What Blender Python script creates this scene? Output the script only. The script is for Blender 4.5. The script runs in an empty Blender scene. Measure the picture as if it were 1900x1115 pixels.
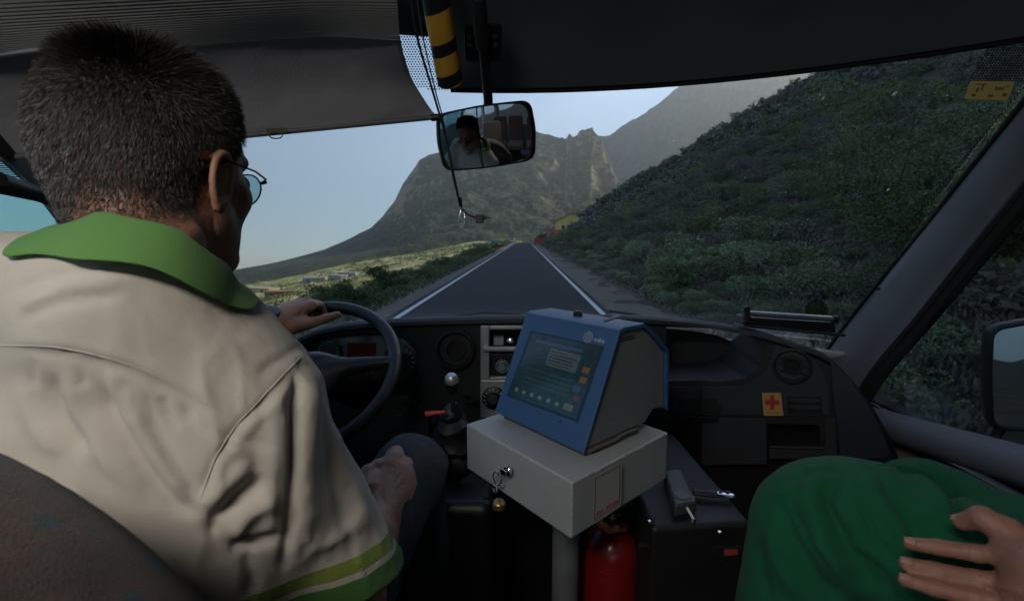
import bpy, bmesh, math, random
import numpy as np
from mathutils import Vector, Matrix, Euler
C = bpy.context.scene
COL = C.collection
R = math.radians
random.seed(7)
RNG = np.random.default_rng(7)

# ---------------------------------------------------------------- camera
F, CX, CY = 870.0, 950.0, 557.5          # focal length and centre in photo pixels
YAW, PITCH = R(1.5), R(7.7)
cam_d = bpy.data.cameras.new('camera')
cam_d.sensor_width = 36.0
cam_d.lens = 36.0 * F / 1900.0
cam_d.clip_start, cam_d.clip_end = 0.02, 60000
cam = bpy.data.objects.new('camera', cam_d)
COL.objects.link(cam)
cam.location = (0, 0, 0)
cam.rotation_euler = (math.pi / 2 - PITCH, 0, YAW)
C.camera = cam
cam_d.dof.use_dof = True
cam_d.dof.focus_distance = 1.05
cam_d.dof.aperture_fstop = 8.0

# ---------------------------------------------------------------- sky, sun, exposure
SUN_AZ, SUN_EL = R(55), R(25)            # to the right of straight ahead, behind the ridge
w = bpy.data.worlds.new('World'); C.world = w; w.use_nodes = True
nt = w.node_tree
sky = nt.nodes.new('ShaderNodeTexSky'); sky.sky_type = 'NISHITA'
sky.sun_disc = False; sky.sun_elevation = SUN_EL; sky.sun_rotation = SUN_AZ
sky.air_density = 1.0; sky.dust_density = .3; sky.ozone_density = 2.5; sky.altitude = 100
geo = nt.nodes.new('ShaderNodeTexCoord'); mp = nt.nodes.new('ShaderNodeMapping')
mp.inputs['Rotation'].default_value = (R(4.2), 0, 0)    # the road climbs: level ground lies 4 degrees below its line
nt.links.new(geo.outputs['Generated'], mp.inputs['Vector'])
nt.links.new(mp.outputs['Vector'], sky.inputs['Vector'])
nt.links.new(sky.outputs['Color'], nt.nodes['Background'].inputs['Color'])
nt.nodes['Background'].inputs['Strength'].default_value = 0.15
sd = bpy.data.lights.new('sun', 'SUN'); sd.energy = 5.0; sd.angle = R(0.5); sd.color = (1.0, 0.86, 0.66)
sun = bpy.data.objects.new('sun', sd); COL.objects.link(sun)
sdir = Vector((math.sin(SUN_AZ) * math.cos(SUN_EL), math.cos(SUN_AZ) * math.cos(SUN_EL), math.sin(SUN_EL)))
sun.rotation_euler = sdir.to_track_quat('Z', 'Y').to_euler()
C.view_settings.view_transform = 'Standard'
C.view_settings.look = 'None'
C.view_settings.exposure = 0.85
C.view_settings.gamma = 1.0
C.view_settings.use_curve_mapping = False
C.cycles.use_denoising = True
C.cycles.max_bounces = 6; C.cycles.diffuse_bounces = 3; C.cycles.glossy_bounces = 3
C.cycles.transparent_max_bounces = 16; C.cycles.volume_bounces = 0; C.cycles.transmission_bounces = 4
C.cycles.sample_clamp_indirect = 6.0
C.cycles.caustics_reflective = False; C.cycles.caustics_refractive = False

# ---------------------------------------------------------------- geometry of the viewpoint
_f = np.array([-math.sin(YAW) * math.cos(PITCH), math.cos(YAW) * math.cos(PITCH), -math.sin(PITCH)])
_r = np.array([math.cos(YAW), math.sin(YAW), 0.0])
_u = np.cross(_r, _f)
def ray(px, py):
    return _f + _r * ((px - CX) / F) + _u * ((CY - py) / F)
def un(px, py, Y):
    d = ray(px, py); return d * (Y / d[1])
def unz(px, py, Z):
    d = ray(px, py); return d * (Z / d[2])
def unx(px, py, X):
    d = ray(px, py); return d * (X / d[0])
def unp(px, py, o, n):
    d = ray(px, py); o = np.array(o, float); n = np.array(n, float)
    return d * (np.dot(o, n) / np.dot(d, n))
def proj(P):
    P = np.asarray(P, float); z = P @ _f
    return CX + F * (P @ _r) / z, CY - F * (P @ _u) / z

# ---------------------------------------------------------------- materials
MATS = {}
def mat(name, col, rough=0.6, metal=0.0, var=0.15, scale=12.0, bump=0.0, bscale=60.0, spec=0.5, col2=None,
        detail=4.0, stretch=None, coat=0.0, sss=0.0, emit=None, estr=0.0, sheen=0.0, speck=None):
    if name in MATS: return MATS[name]
    m = bpy.data.materials.new(name); m.use_nodes = True; MATS[name] = m
    t = m.node_tree; N = t.nodes; L = t.links; b = N['Principled BSDF']
    tc = N.new('ShaderNodeTexCoord'); src = tc.outputs['Object']
    if stretch:
        mpn = N.new('ShaderNodeMapping'); mpn.inputs['Scale'].default_value = stretch
        L.new(src, mpn.inputs['Vector']); src = mpn.outputs['Vector']
    no = N.new('ShaderNodeTexNoise'); no.inputs['Scale'].default_value = scale; no.inputs['Detail'].default_value = detail
    no.inputs['Roughness'].default_value = 0.65
    L.new(src, no.inputs['Vector'])
    rp = N.new('ShaderNodeValToRGB'); rp.color_ramp.elements[0].position = 0.3; rp.color_ramp.elements[1].position = 0.7
    c2 = col2 or tuple(min(1, c * (1 + var)) for c in col)
    c1 = col if col2 else tuple(c * (1 - var) for c in col)
    rp.color_ramp.elements[0].color = (*c1, 1); rp.color_ramp.elements[1].color = (*c2, 1)
    L.new(no.outputs['Fac'], rp.inputs['Fac'])
    out = rp.outputs['Color']
    if speck:
        sc, thr, sc_col = speck
        n3 = N.new('ShaderNodeTexNoise'); n3.inputs['Scale'].default_value = sc; n3.inputs['Detail'].default_value = 2
        L.new(tc.outputs['Object'], n3.inputs['Vector'])
        r3 = N.new('ShaderNodeValToRGB'); r3.color_ramp.elements[0].position = thr; r3.color_ramp.elements[1].position = min(1, thr + .06)
        L.new(n3.outputs['Fac'], r3.inputs['Fac'])
        mx = N.new('ShaderNodeMixRGB'); mx.inputs['Color2'].default_value = (*sc_col, 1)
        L.new(r3.outputs['Color'], mx.inputs['Fac']); L.new(out, mx.inputs['Color1']); out = mx.outputs['Color']
    L.new(out, b.inputs['Base Color'])
    b.inputs['Roughness'].default_value = rough; b.inputs['Metallic'].default_value = metal
    b.inputs['Specular IOR Level'].default_value = spec
    if rough < .9:
        mr = N.new('ShaderNodeMapRange'); mr.inputs['To Min'].default_value = max(0, rough - .07); mr.inputs['To Max'].default_value = min(1, rough + .12)
        L.new(no.outputs['Fac'], mr.inputs['Value']); L.new(mr.outputs['Result'], b.inputs['Roughness'])
    if coat: b.inputs['Coat Weight'].default_value = coat
    if sheen: b.inputs['Sheen Weight'].default_value = sheen
    if sss:
        b.inputs['Subsurface Weight'].default_value = sss; b.inputs['Subsurface Radius'].default_value = (.01, .004, .002)
        b.inputs['Subsurface Scale'].default_value = 0.6
    if emit: b.inputs['Emission Color'].default_value = (*emit, 1); b.inputs['Emission Strength'].default_value = estr
    if bump:
        n2 = N.new('ShaderNodeTexNoise'); n2.inputs['Scale'].default_value = bscale; n2.inputs['Detail'].default_value = 3
        L.new(src, n2.inputs['Vector'])
        bp = N.new('ShaderNodeBump'); bp.inputs['Strength'].default_value = bump; bp.inputs['Distance'].default_value = 0.002 if bscale > 20 else .02
        L.new(n2.outputs['Fac'], bp.inputs['Height']); L.new(bp.outputs['Normal'], b.inputs['Normal'])
    return m

def glass(name, tint, refl=0.05, rough=0.0):
    m = bpy.data.materials.new(name); m.use_nodes = True; t = m.node_tree; N = t.nodes; L = t.links
    N.remove(N['Principled BSDF'])
    tr = N.new('ShaderNodeBsdfTransparent'); tr.inputs['Color'].default_value = (*tint, 1)
    gl = N.new('ShaderNodeBsdfGlossy'); gl.inputs['Roughness'].default_value = rough
    fr = N.new('ShaderNodeFresnel'); fr.inputs['IOR'].default_value = 1.3
    no = N.new('ShaderNodeTexNoise'); no.inputs['Scale'].default_value = 3
    ml = N.new('ShaderNodeMath'); ml.operation = 'MULTIPLY'; ml.inputs[1].default_value = refl * 20
    L.new(fr.outputs[0], ml.inputs[0])
    mx = N.new('ShaderNodeMixShader'); L.new(ml.outputs[0], mx.inputs[0]); L.new(tr.outputs[0], mx.inputs[1]); L.new(gl.outputs[0], mx.inputs[2])
    L.new(mx.outputs[0], N['Material Output'].inputs['Surface'])
    return m

# ---------------------------------------------------------------- object helpers
def setp(o, label=None, cat=None, group=None, kind=None):
    if label: o['label'] = label
    if cat: o['category'] = cat
    if group: o['group'] = group
    if kind: o['kind'] = kind
    return o
def thing(name, label, cat, loc=(0, 0, 0), group=None):
    o = bpy.data.objects.new(name, None); COL.objects.link(o); o.location = tuple(float(v) for v in loc)
    o.empty_display_size = .1
    return setp(o, label, cat, group)
def link(name, me, m=None, parent=None):
    o = bpy.data.objects.new(name, me); COL.objects.link(o)
    if m is not None and not me.materials:
        for q in (m if isinstance(m, (list, tuple)) else [m]): me.materials.append(q)
    if parent:
        o.parent = parent
        if parent.type == 'EMPTY': o.matrix_parent_inverse = Matrix.Translation(-Vector(parent.location))
    return o
def np_mesh(name, V, Fq, smooth=True, mi=None):
    """V (n,3), Fq (m,k) faces of k corners"""
    V = np.ascontiguousarray(V, np.float32); Fq = np.ascontiguousarray(Fq, np.int32)
    me = bpy.data.meshes.new(name); k = Fq.shape[1]
    me.vertices.add(len(V)); me.vertices.foreach_set('co', V.ravel())
    me.loops.add(Fq.size); me.loops.foreach_set('vertex_index', Fq.ravel())
    me.polygons.add(len(Fq)); me.polygons.foreach_set('loop_start', np.arange(0, Fq.size, k, dtype=np.int32))
    if mi is not None: me.polygons.foreach_set('material_index', np.ascontiguousarray(mi, np.int32))
    me.polygons.foreach_set('use_smooth', np.full(len(Fq), smooth))
    me.update(calc_edges=True)
    return me

class MB:
    """collects shapes; build() links them as ONE mesh object"""
    def __init__(s): s.v = []; s.f = []
    def add(s, vs, fs):
        n = len(s.v); s.v += [tuple(float(c) for c in v) for v in vs]; s.f += [tuple(i + n for i in f) for f in fs]; return s
    def box(s, c, d, rot=None):
        c = np.array(c, float); h = np.array(d, float) / 2; M = np.array(rot) if rot is not None else np.eye(3)
        vs = [c + M @ (h * np.array([i, j, k])) for i in (-1, 1) for j in (-1, 1) for k in (-1, 1)]
        return s.add(vs, [(0, 1, 3, 2), (4, 6, 7, 5), (0, 4, 5, 1), (2, 3, 7, 6), (0, 2, 6, 4), (1, 5, 7, 3)])
    def hexa(s, a, b):
        """two quads (4 pts each), joined"""
        return s.add(list(a) + list(b), [(3, 2, 1, 0), (4, 5, 6, 7), (0, 1, 5, 4), (1, 2, 6, 5), (2, 3, 7, 6), (3, 0, 4, 7)])
    def slab(s, pts, off):
        """polygon in 3D given thickness by vector off"""
        n = len(pts); off = np.array(off, float); pts = [np.array(p, float) for p in pts]
        return s.add(pts + [p + off for p in pts], [tuple(range(n))[::-1], tuple(range(n, 2 * n))] + [(i, (i + 1) % n, n + (i + 1) % n, n + i) for i in range(n)])
    def tube(s, pts, r, n=10, cap=True, closed=False, flat=1.0, up=None):
        P = [np.array(p, float) for p in pts]; m = len(P)
        rs = r if hasattr(r, '__len__') else [r] * m
        prev = np.array(up, float) if up is not None else None; base = len(s.v); fs = []; vs = []
        for i in range(m):
            if closed: t = P[(i + 1) % m] - P[i - 1]
            else: t = P[min(i + 1, m - 1)] - P[max(i - 1, 0)]
            t = t / (np.linalg.norm(t) + 1e-12)
            if prev is None: prev = np.array([0, 0, 1.0]) if abs(t[2]) < .9 else np.array([1.0, 0, 0])
            a = prev - t * np.dot(prev, t); a /= np.linalg.norm(a) + 1e-12; prev = a; b = np.cross(t, a)
            for k in range(n):
                q = 2 * math.pi * k / n; vs.append(P[i] + rs[i] * (flat * math.cos(q) * a + math.sin(q) * b))
        for i in range(m if closed else m - 1):
            j = (i + 1) % m
            for k in range(n): fs.append((i * n + k, i * n + (k + 1) % n, j * n + (k + 1) % n, j * n + k))
        if cap and not closed: fs += [tuple(range(n))[::-1], tuple(range((m - 1) * n, m * n))]
        return s.add(vs, fs)
    def lathe(s, prof, c=(0, 0, 0), axis=(0, 0, 1), n=32, ref=None):
        """prof: list of (radius, height along axis)"""
        ax = np.array(axis, float); ax /= np.linalg.norm(ax); c = np.array(c, float)
        rf = np.array(ref, float) if ref is not None else (np.array([1.0, 0, 0]) if abs(ax[0]) < .9 else np.array([0, 1.0, 0]))
        a = rf - ax * np.dot(rf, ax); a /= np.linalg.norm(a); b = np.cross(ax, a); vs = []; fs = []
        for (r, h) in prof:
            for k in range(n):
                q = 2 * math.pi * k / n; vs.append(c + ax * h + max(r, 1e-5) * (math.cos(q) * a + math.sin(q) * b))
        for i in range(len(prof) - 1):
            for k in range(n): fs.append((i * n + k, i * n + (k + 1) % n, (i + 1) * n + (k + 1) % n, (i + 1) * n + k))
        fs += [tuple(range(n))[::-1], tuple(range((len(prof) - 1) * n, len(prof) * n))]
        return s.add(vs, fs)
    def grid(s, G):
        """G[i][j] points"""
        a = len(G); b = len(G[0]); vs = [p for row in G for p in row]
        return s.add(vs, [(i * b + j, i * b + j + 1, (i + 1) * b + j + 1, (i + 1) * b + j) for i in range(a - 1) for j in range(b - 1)])
    def build(s, name, m, parent=None, bevel=0, smooth=35, seg=2, solid=0, solid_off=-1, subd=0):
        me = bpy.data.meshes.new(name); me.from_pydata(s.v, [], s.f)
        bm = bmesh.new(); bm.from_mesh(me); bmesh.ops.recalc_face_normals(bm, faces=bm.faces) if not solid else None; bm.to_mesh(me); bm.free()
        if smooth:
            me.polygons.foreach_set('use_smooth', np.full(len(me.polygons), True)); me.set_sharp_from_angle(angle=R(smooth))
        o = link(name, me, m, parent)
        if subd:
            md = o.modifiers.new('sub', 'SUBSURF'); md.levels = subd; md.render_levels = subd
        if solid:
            md = o.modifiers.new('sol', 'SOLIDIFY'); md.thickness = solid; md.offset = solid_off
        if bevel:
            md = o.modifiers.new('bev', 'BEVEL'); md.width = bevel; md.segments = seg; md.limit_method = 'ANGLE'; md.angle_limit = R(30); md.harden_normals = True
        return o

def spline(pts, n=8):
    """Catmull-Rom through pts"""
    P = [np.array(p, float) for p in pts]; P = [2 * P[0] - P[1]] + P + [2 * P[-1] - P[-2]]; out = []
    for i in range(1, len(P) - 2):
        for k in range(n):
            t = k / n
            out.append(.5 * (2 * P[i] + (P[i + 1] - P[i - 1]) * t + (2 * P[i - 1] - 5 * P[i] + 4 * P[i + 1] - P[i + 2]) * t * t + (3 * P[i] - P[i - 1] - 3 * P[i + 1] + P[i + 2]) * t ** 3))
    out.append(P[-2]); return out

def text_mesh(s, name, m, parent, o, ex, ez, size, depth=.0006):
    """lettering lying in the plane ex (reading direction), ez (up) with its left baseline at o"""
    cu = bpy.data.curves.new(name, 'FONT'); cu.body = s; cu.size = size; cu.extrude = depth / 2
    to = bpy.data.objects.new('tmp', cu); COL.objects.link(to)
    me = bpy.data.meshes.new_from_object(to.evaluated_get(bpy.context.evaluated_depsgraph_get())); bpy.data.objects.remove(to); bpy.data.curves.remove(cu)
    ex = Vector(ex).normalized(); ez = Vector(ez).normalized(); en = ex.cross(ez)
    M = Matrix((ex, ez, en)).transposed().to_4x4(); M.translation = Vector(o)
    me.transform(M); me.name = name; me.materials.clear()
    return link(name, me, m, parent)

# ---------------------------------------------------------------- noise
def _hash(ix, iy, iz, seed):
    h = (ix * 374761393 + iy * 668265263 + iz * 2147483647 + seed * 974634777) & 0xffffffff
    h = ((h ^ (h >> 13)) * 1274126177) & 0xffffffff
    return ((h ^ (h >> 16)) & 0xffff) / 65535.0
def vnoise(x, y, z=None, seed=0):
    x = np.asarray(x, float); y = np.asarray(y, float); z = np.zeros_like(x) if z is None else np.asarray(z, float)
    ix, iy, iz = np.floor(x).astype(np.int64), np.floor(y).astype(np.int64), np.floor(z).astype(np.int64)
    fx, fy, fz = x - ix, y - iy, z - iz; fx = fx * fx * (3 - 2 * fx); fy = fy * fy * (3 - 2 * fy); fz = fz * fz * (3 - 2 * fz)
    r = 0
    for a in (0, 1):
        for b in (0, 1):
            for c in (0, 1):
                r = r + _hash(ix + a, iy + b, iz + c, seed) * (fx if a else 1 - fx) * (fy if b else 1 - fy) * (fz if c else 1 - fz)
    return r * 2 - 1
def fbm(x, y, o=4, seed=0, z=None, gain=.5):
    r = 0; a = 1.0; k = 1.0
    for i in range(o):
        r = r + a * vnoise(x * k, y * k, None if z is None else z * k, seed + i * 17); a *= gain; k *= 2.03
    return r
def sstep(a, b, x):
    t = np.clip((x - a) / (b - a), 0, 1); return t * t * (3 - 2 * t)

# ---------------------------------------------------------------- distance fields -> one continuous surface
def smin(a, b, k):
    h = np.clip(.5 + .5 * (b - a) / k, 0, 1); return b * (1 - h) + a * h - k * h * (1 - h)
def smax(a, b, k): return -smin(-a, -b, k)
def rc(P, a, b, ra, rb):
    a = np.array(a, float); b = np.array(b, float); ab = b - a
    t = np.clip(((P - a) @ ab) / (ab @ ab), 0, 1)
    return np.linalg.norm(P - a - t[:, None] * ab, axis=1) - (ra + (rb - ra) * t)
def ell(P, c, r, M=None):
    q = P - np.array(c, float)
    if M is not None: q = q @ M
    r = np.array(r, float); k0 = np.linalg.norm(q / r, axis=1); k1 = np.linalg.norm(q / (r * r), axis=1)
    return k0 * (k0 - 1) / np.maximum(k1, 1e-9)
def chain(P, pts, rs, k=.01):
    d = None
    for i in range(len(pts) - 1):
        e = rc(P, pts[i], pts[i + 1], rs[i], rs[i + 1]); d = e if d is None else smin(d, e, k)
    return d
def rotm(rx=0, ry=0, rz=0):
    return np.array(Euler((R(rx), R(ry), R(rz))).to_matrix())
def sdf_mesh(name, f, lo, hi, h, slack=1.6):
    lo = np.array(lo, float); B = 8
    nb = np.ceil((np.array(hi, float) - lo) / (h * B)).astype(int); n = nb * B
    g = np.stack(np.meshgrid(*[np.arange(k) for k in nb], indexing='ij'), -1).reshape(-1, 3)
    cv = f(lo + (g * B + (B - 1) / 2) * h)
    Fd = np.where(cv.reshape(nb) < 0, -1.0, 1.0).astype(np.float32)
    Fd = Fd.repeat(B, 0).repeat(B, 1).repeat(B, 2)
    act = g[np.abs(cv) < h * B * .87 * slack]
    o = np.stack(np.meshgrid(*[np.arange(B)] * 3, indexing='ij'), -1).reshape(-1, 3)
    for i in range(0, len(act), 600):
        a = act[i:i + 600]; idx = (a[:, None, :] * B + o[None]).reshape(-1, 3)
        Fd[idx[:, 0], idx[:, 1], idx[:, 2]] = f(lo + idx * h)
    S = Fd < 0
    sh = lambda A, i, j, k: A[i:A.shape[0] - 1 + i, j:A.shape[1] - 1 + j, k:A.shape[2] - 1 + k]
    al = np.ones([q - 1 for q in S.shape], bool); an = np.zeros_like(al)
    for i in (0, 1):
        for j in (0, 1):
            for k in (0, 1): s_ = sh(S, i, j, k); al &= s_; an |= s_
    mix = an & ~al; cells = np.argwhere(mix)
    ids = np.full(mix.shape, -1, np.int32); ids[tuple(cells.T)] = np.arange(len(cells))
    acc = np.zeros((len(cells), 3)); cnt = np.zeros(len(cells))
    for ax in range(3):
        for c1 in (0, 1):
            for c2 in (0, 1):
                off = [0, 0, 0]; oth = [q for q in range(3) if q != ax]; off[oth[0]] = c1; off[oth[1]] = c2
                p0 = cells + off; p1 = p0.copy(); p1[:, ax] += 1
                v0 = Fd[tuple(p0.T)]; v1 = Fd[tuple(p1.T)]; m = (v0 < 0) != (v1 < 0)
                t = v0[m] / (v0[m] - v1[m]); q = p0[m].astype(float); q[:, ax] += t; acc[m] += q; cnt[m] += 1
    V = lo + acc / cnt[:, None] * h
    quads = []
    for ax in range(3):
        oth = [q for q in range(3) if q != ax]
        sl0 = [slice(1, -1)] * 3; sl1 = [slice(1, -1)] * 3; sl0[ax] = slice(0, -1); sl1[ax] = slice(1, None)
        A = S[tuple(sl0)]; Bb = S[tuple(sl1)]; e = np.argwhere(A != Bb)
        if not len(e): continue
        flip = A[tuple(e.T)]; base = e.copy()
        for q in oth: base[:, q] += 1
        def cid(d1, d2):
            c = base.copy(); c[:, oth[0]] -= d1; c[:, oth[1]] -= d2; return ids[tuple(c.T)]
        q4 = np.stack([cid(1, 1), cid(0, 1), cid(0, 0), cid(1, 0)], 1)
        if ax == 1: flip = ~flip
        q4[~flip] = q4[~flip][:, ::-1]; quads.append(q4)
    Q = np.concatenate(quads); Q = Q[(Q >= 0).all(1)]
    return V, Q
def sdf_normals(f, V, e=.0015):
    n = np.stack([f(V + np.array(d) * e) - f(V - np.array(d) * e) for d in ((1, 0, 0), (0, 1, 0), (0, 0, 1))], 1)
    return n / (np.linalg.norm(n, axis=1)[:, None] + 1e-9)
def march(f, O, D, t0=0.05, t1=2.5, n=90):
    D = D / np.linalg.norm(D, axis=1)[:, None]; t = np.full(len(D), t0); O = np.asarray(O, float)
    for _ in range(n): t = np.minimum(t + np.clip(f(O + D * t[:, None]), -.05, .05) * .8, t1)
    return O + D * t[:, None], t < t1 - 1e-3
def stroke(px, py, pts, width):
    """0..1 closeness of picture-plane points to a polyline (used to sculpt folds where the photograph has them)"""
    best = np.full(len(px), 1e9); tot = len(pts) - 1; env = np.zeros(len(px))
    for i in range(tot):
        ax, ay = pts[i]; bx, by = pts[i + 1]; dx, dy = bx - ax, by - ay; L2 = dx * dx + dy * dy
        t = np.clip(((px - ax) * dx + (py - ay) * dy) / L2, 0, 1); d = np.hypot(px - ax - t * dx, py - ay - t * dy)
        m = d < best; best[m] = d[m]; env[m] = ((i + t) / tot)[m]
    return np.exp(-(best / width) ** 2) * np.clip(np.minimum(env, 1 - env) * 6, 0, 1)

def refine(me, inside, f, times=1, snap=2):
    """split the faces where inside(V) holds and pull the new vertices onto the field f"""
    bm = bmesh.new(); bm.from_mesh(me)
    for _ in range(times):
        co = np.array([v.co for v in bm.verts]); m_ = inside(co); bm.verts.index_update()
        eds = [e for e in bm.edges if m_[e.verts[0].index] and m_[e.verts[1].index]]
        bmesh.ops.subdivide_edges(bm, edges=eds, cuts=1, use_grid_fill=True)
    for fc in bm.faces: fc.smooth = True
    bm.to_mesh(me); bm.free()
    V = np.empty(len(me.vertices) * 3, np.float32); me.vertices.foreach_get('co', V); V = V.reshape(-1, 3).astype(float); m_ = inside(V); W = V[m_]
    for _ in range(snap): W = W - sdf_normals(f, W, .0008) * f(W)[:, None] * .9
    V[m_] = W; me.vertices.foreach_set('co', V.astype(np.float32).ravel()); me.update(); return V, m_
# ================================================================ LAND, ROAD, SEA, MOUNTAINS
ZR = -2.1                                   # the road lies 2.1 m below the camera
SIL_M = [(-900, 560), (300, 540), (420, 508), (500, 489), (560, 474), (600, 463), (640, 447), (690, 423), (712, 402), (735, 374), (752, 341), (768, 322), (782, 304), (800, 293), (830, 290), (870, 272), (930, 254), (990, 252), (1015, 257), (1032, 264), (1046, 268), (1052, 259), (1060, 265), (1078, 254), (1092, 252), (1100, 264), (1112, 280), (1124, 296), (1136, 322), (1146, 345), (1160, 352), (1200, 372), (1300, 400), (1500, 430), (2600, 440)]
SIL_F = [(700, 440), (850, 400), (950, 330), (1040, 285), (1092, 262), (1120, 262), (1150, 243), (1180, 226), (1215, 202), (1250, 173), (1300, 138), (1370, 96), (1450, 50), (1550, 20), (1800, 0), (2600, 20)]
def sil(tab, u):
    xs = np.array([(p[0] - 973) / 870 for p in tab]); es = np.array([(440 - p[1]) / 870 for p in tab]); return np.interp(u, xs, es)
def hgt(x, y):
    x = np.asarray(x, float); y = np.asarray(y, float)
    # right: verge, then the hillside
    d = np.maximum(0, x - 4.4); s = .60 * (1 - .72 * sstep(150, 430, y))
    s = s + .28 * sstep(.85, 1.4, x / np.maximum(y + 10, 12)) * sstep(10, 40, d) + .25 * sstep(10, -60, y)  # unseen upper slope made steeper to block the sun from the cab
    hill = s * (np.sqrt(d * d + 9) - 3) ; hill = np.where(hill > 260, 260 + (hill - 260) * .35, hill)
    hill = hill + (fbm(x / 14, y / 14, 4, 11) * 1.1 + fbm(x / 60, y / 60, 3, 12) * 4.0) * sstep(2, 40, d) + fbm(x / 3.1, y / 3.1, 2, 14) * .22 * sstep(.3, 4, d)
    # left: shoulder, then falling to the sea
    e = np.maximum(0, -x - 4.6); low = -.42 * np.minimum(e, 60) - .17 * np.maximum(e - 60, 0) + fbm(x / 30, y / 30, 4, 21) * (.9 + .02 * np.minimum(np.hypot(x, y), 400)) * sstep(1, 25, e) * .8 + fbm(x / 2.5, y / 2.5, 2, 24) * .15 * sstep(.2, 3, e)
    z = ZR + np.where(x > 0, hill, low) - .05 * sstep(3.0, 4.2, -x) - .03
    z = z - 4.5 * sstep(172, 330, y) * (1 - sstep(15, 60, np.abs(x)))
    return z
def hmount(x, y, tab=SIL_M, R0=430, R1=1150, seed=31, amp=13):
    r = np.hypot(x, y); yy = np.maximum(y, r * .25); u = x / yy; E = sil(tab, u)
    cosf = yy / r; zr = E * R1 * cosf; zb = -.108 * np.maximum(-u, 0) * R0 * cosf - 5
    t = np.clip((r - R0) / (R1 - R0), 0, 1); p = t ** 1.35
    z = zb + (zr - zb) * p
    back = np.clip((r - R1) / R1, 0, 1); z = z - back * 420
    a = np.arctan2(x, y)
    wx, wy = x + fbm(x / 300, y / 300, 2, seed + 9) * 60, y + fbm(x / 300, y / 300, 2, seed + 10) * 60
    amp = amp * sstep(-.06, .10, E)
    rid = 1 - np.abs(fbm(wx / 210, wy / 260, 5, seed, gain=.55)) * 1.3
    z = z + (rid - .6) * amp * 4 * t * (1 - t) + fbm(x / 46, y / 46, 5, seed + 5, gain=.6) * amp * .55 * sstep(0, .2, t) * (1 - sstep(.86, 1, t) * .6)
    if seed == 31:          # spur running down from the crags towards the road
        a0 = .135 + (1 - t) * .10 + .012 * vnoise(t * 9, t * 0, seed=4); hh = (16 + 70 * t * (1 - t)) * sstep(.05, .5, t) * (1 + .5 * fbm(t * 14, a * 20, 3, 6))
        z = z + hh * np.exp(-np.abs((a - a0) / .020) ** 1.3) * (1 - sstep(.93, 1.0, t))
        z = z + (np.abs(fbm(a * 90, r / 30, 3, 8)) * 9) * np.exp(-((a - .12) / .05) ** 2) * sstep(.80, .97, t) * (1 - sstep(.985, 1.01, t))
    return z - sstep(.12, 0, t) * 14
def polar(name, fn, azs, rs, m, kind='structure'):
    A, Rr = np.meshgrid(azs, rs, indexing='ij'); x = np.sin(A) * Rr; y = np.cos(A) * Rr; z = fn(x, y)
    V = np.stack([x, y, z], -1).reshape(-1, 3); a, b = A.shape; i = np.arange(a - 1)[:, None] * b + np.arange(b - 1)[None]
    Q = np.stack([i, i + 1, i + b + 1, i + b], -1).reshape(-1, 4)
    o = link(name, np_mesh(name, V, Q), m); setp(o, kind=kind); return o

def land_mat(name, cols, scales, rock=None, rough=.95, bump=.6, bdist=.5):
    m = bpy.data.materials.new(name); m.use_nodes = True; t = m.node_tree; N = t.nodes; L = t.links; b = N['Principled BSDF']
    tc = N.new('ShaderNodeTexCoord'); prev = None
    for k, (col, sc) in enumerate(zip(cols[1:], scales)):
        no = N.new('ShaderNodeTexNoise'); no.inputs['Scale'].default_value = sc; no.inputs['Detail'].default_value = 8; no.inputs['Roughness'].default_value = .68
        L.new(tc.outputs['Object'], no.inputs['Vector'])
        rp = N.new('ShaderNodeValToRGB'); rp.color_ramp.elements[0].position = .44; rp.color_ramp.elements[1].position = .58
        L.new(no.outputs['Fac'], rp.inputs['Fac'])
        mx = N.new('ShaderNodeMixRGB'); L.new(rp.outputs['Color'], mx.inputs['Fac'])
        if prev is None: mx.inputs['Color1'].default_value = (*cols[0], 1)
        else: L.new(prev, mx.inputs['Color1'])
        mx.inputs['Color2'].default_value = (*col, 1); prev = mx.outputs['Color']; last = no
    if rock:                                  # bare rock where the ground is steep
        ge = N.new('ShaderNodeNewGeometry'); sp = N.new('ShaderNodeSeparateXYZ'); L.new(ge.outputs['Normal'], sp.inputs[0])
        rp = N.new('ShaderNodeValToRGB'); rp.color_ramp.elements[0].position = rock[1]; rp.color_ramp.elements[1].position = rock[1] + .14
        rp.color_ramp.elements[0].color = (1, 1, 1, 1); rp.color_ramp.elements[1].color = (0, 0, 0, 1)
        L.new(sp.outputs['Z'], rp.inputs['Fac']); mx = N.new('ShaderNodeMixRGB'); L.new(rp.outputs['Color'], mx.inputs['Fac']); L.new(prev, mx.inputs['Color1'])
        mx.inputs['Color2'].default_value = (*rock[0], 1); prev = mx.outputs['Color']
    L.new(prev, b.inputs['Base Color']); b.inputs['Roughness'].default_value = rough; b.inputs['Specular IOR Level'].default_value = .2
    bp = N.new('ShaderNodeBump'); bp.inputs['Strength'].default_value = bump; bp.inputs['Distance'].default_value = bdist
    L.new(last.outputs['Fac'], bp.inputs['Height']); L.new(bp.outputs['Normal'], b.inputs['Normal'])
    return m
M_gnd = land_mat('scrub_ground', [(.085, .056, .038), (.060, .058, .026), (.13, .095, .06), (.05, .042, .03)], [.09, .35, 1.6], bdist=.15)
M_low = land_mat('lowland', [(.42, .34, .12), (.23, .24, .06), (.60, .48, .24), (.18, .19, .05)], [.012, .03, .11], bdist=1.0)
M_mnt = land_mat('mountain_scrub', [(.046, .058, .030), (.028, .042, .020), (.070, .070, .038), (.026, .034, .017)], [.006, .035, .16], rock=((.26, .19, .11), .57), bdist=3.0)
M_far = land_mat('far_mountain_scrub', [(.105, .098, .068), (.075, .080, .050), (.15, .125, .085)], [.004, .02], rock=((.15, .13, .10), .55), bdist=6.0)

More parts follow.
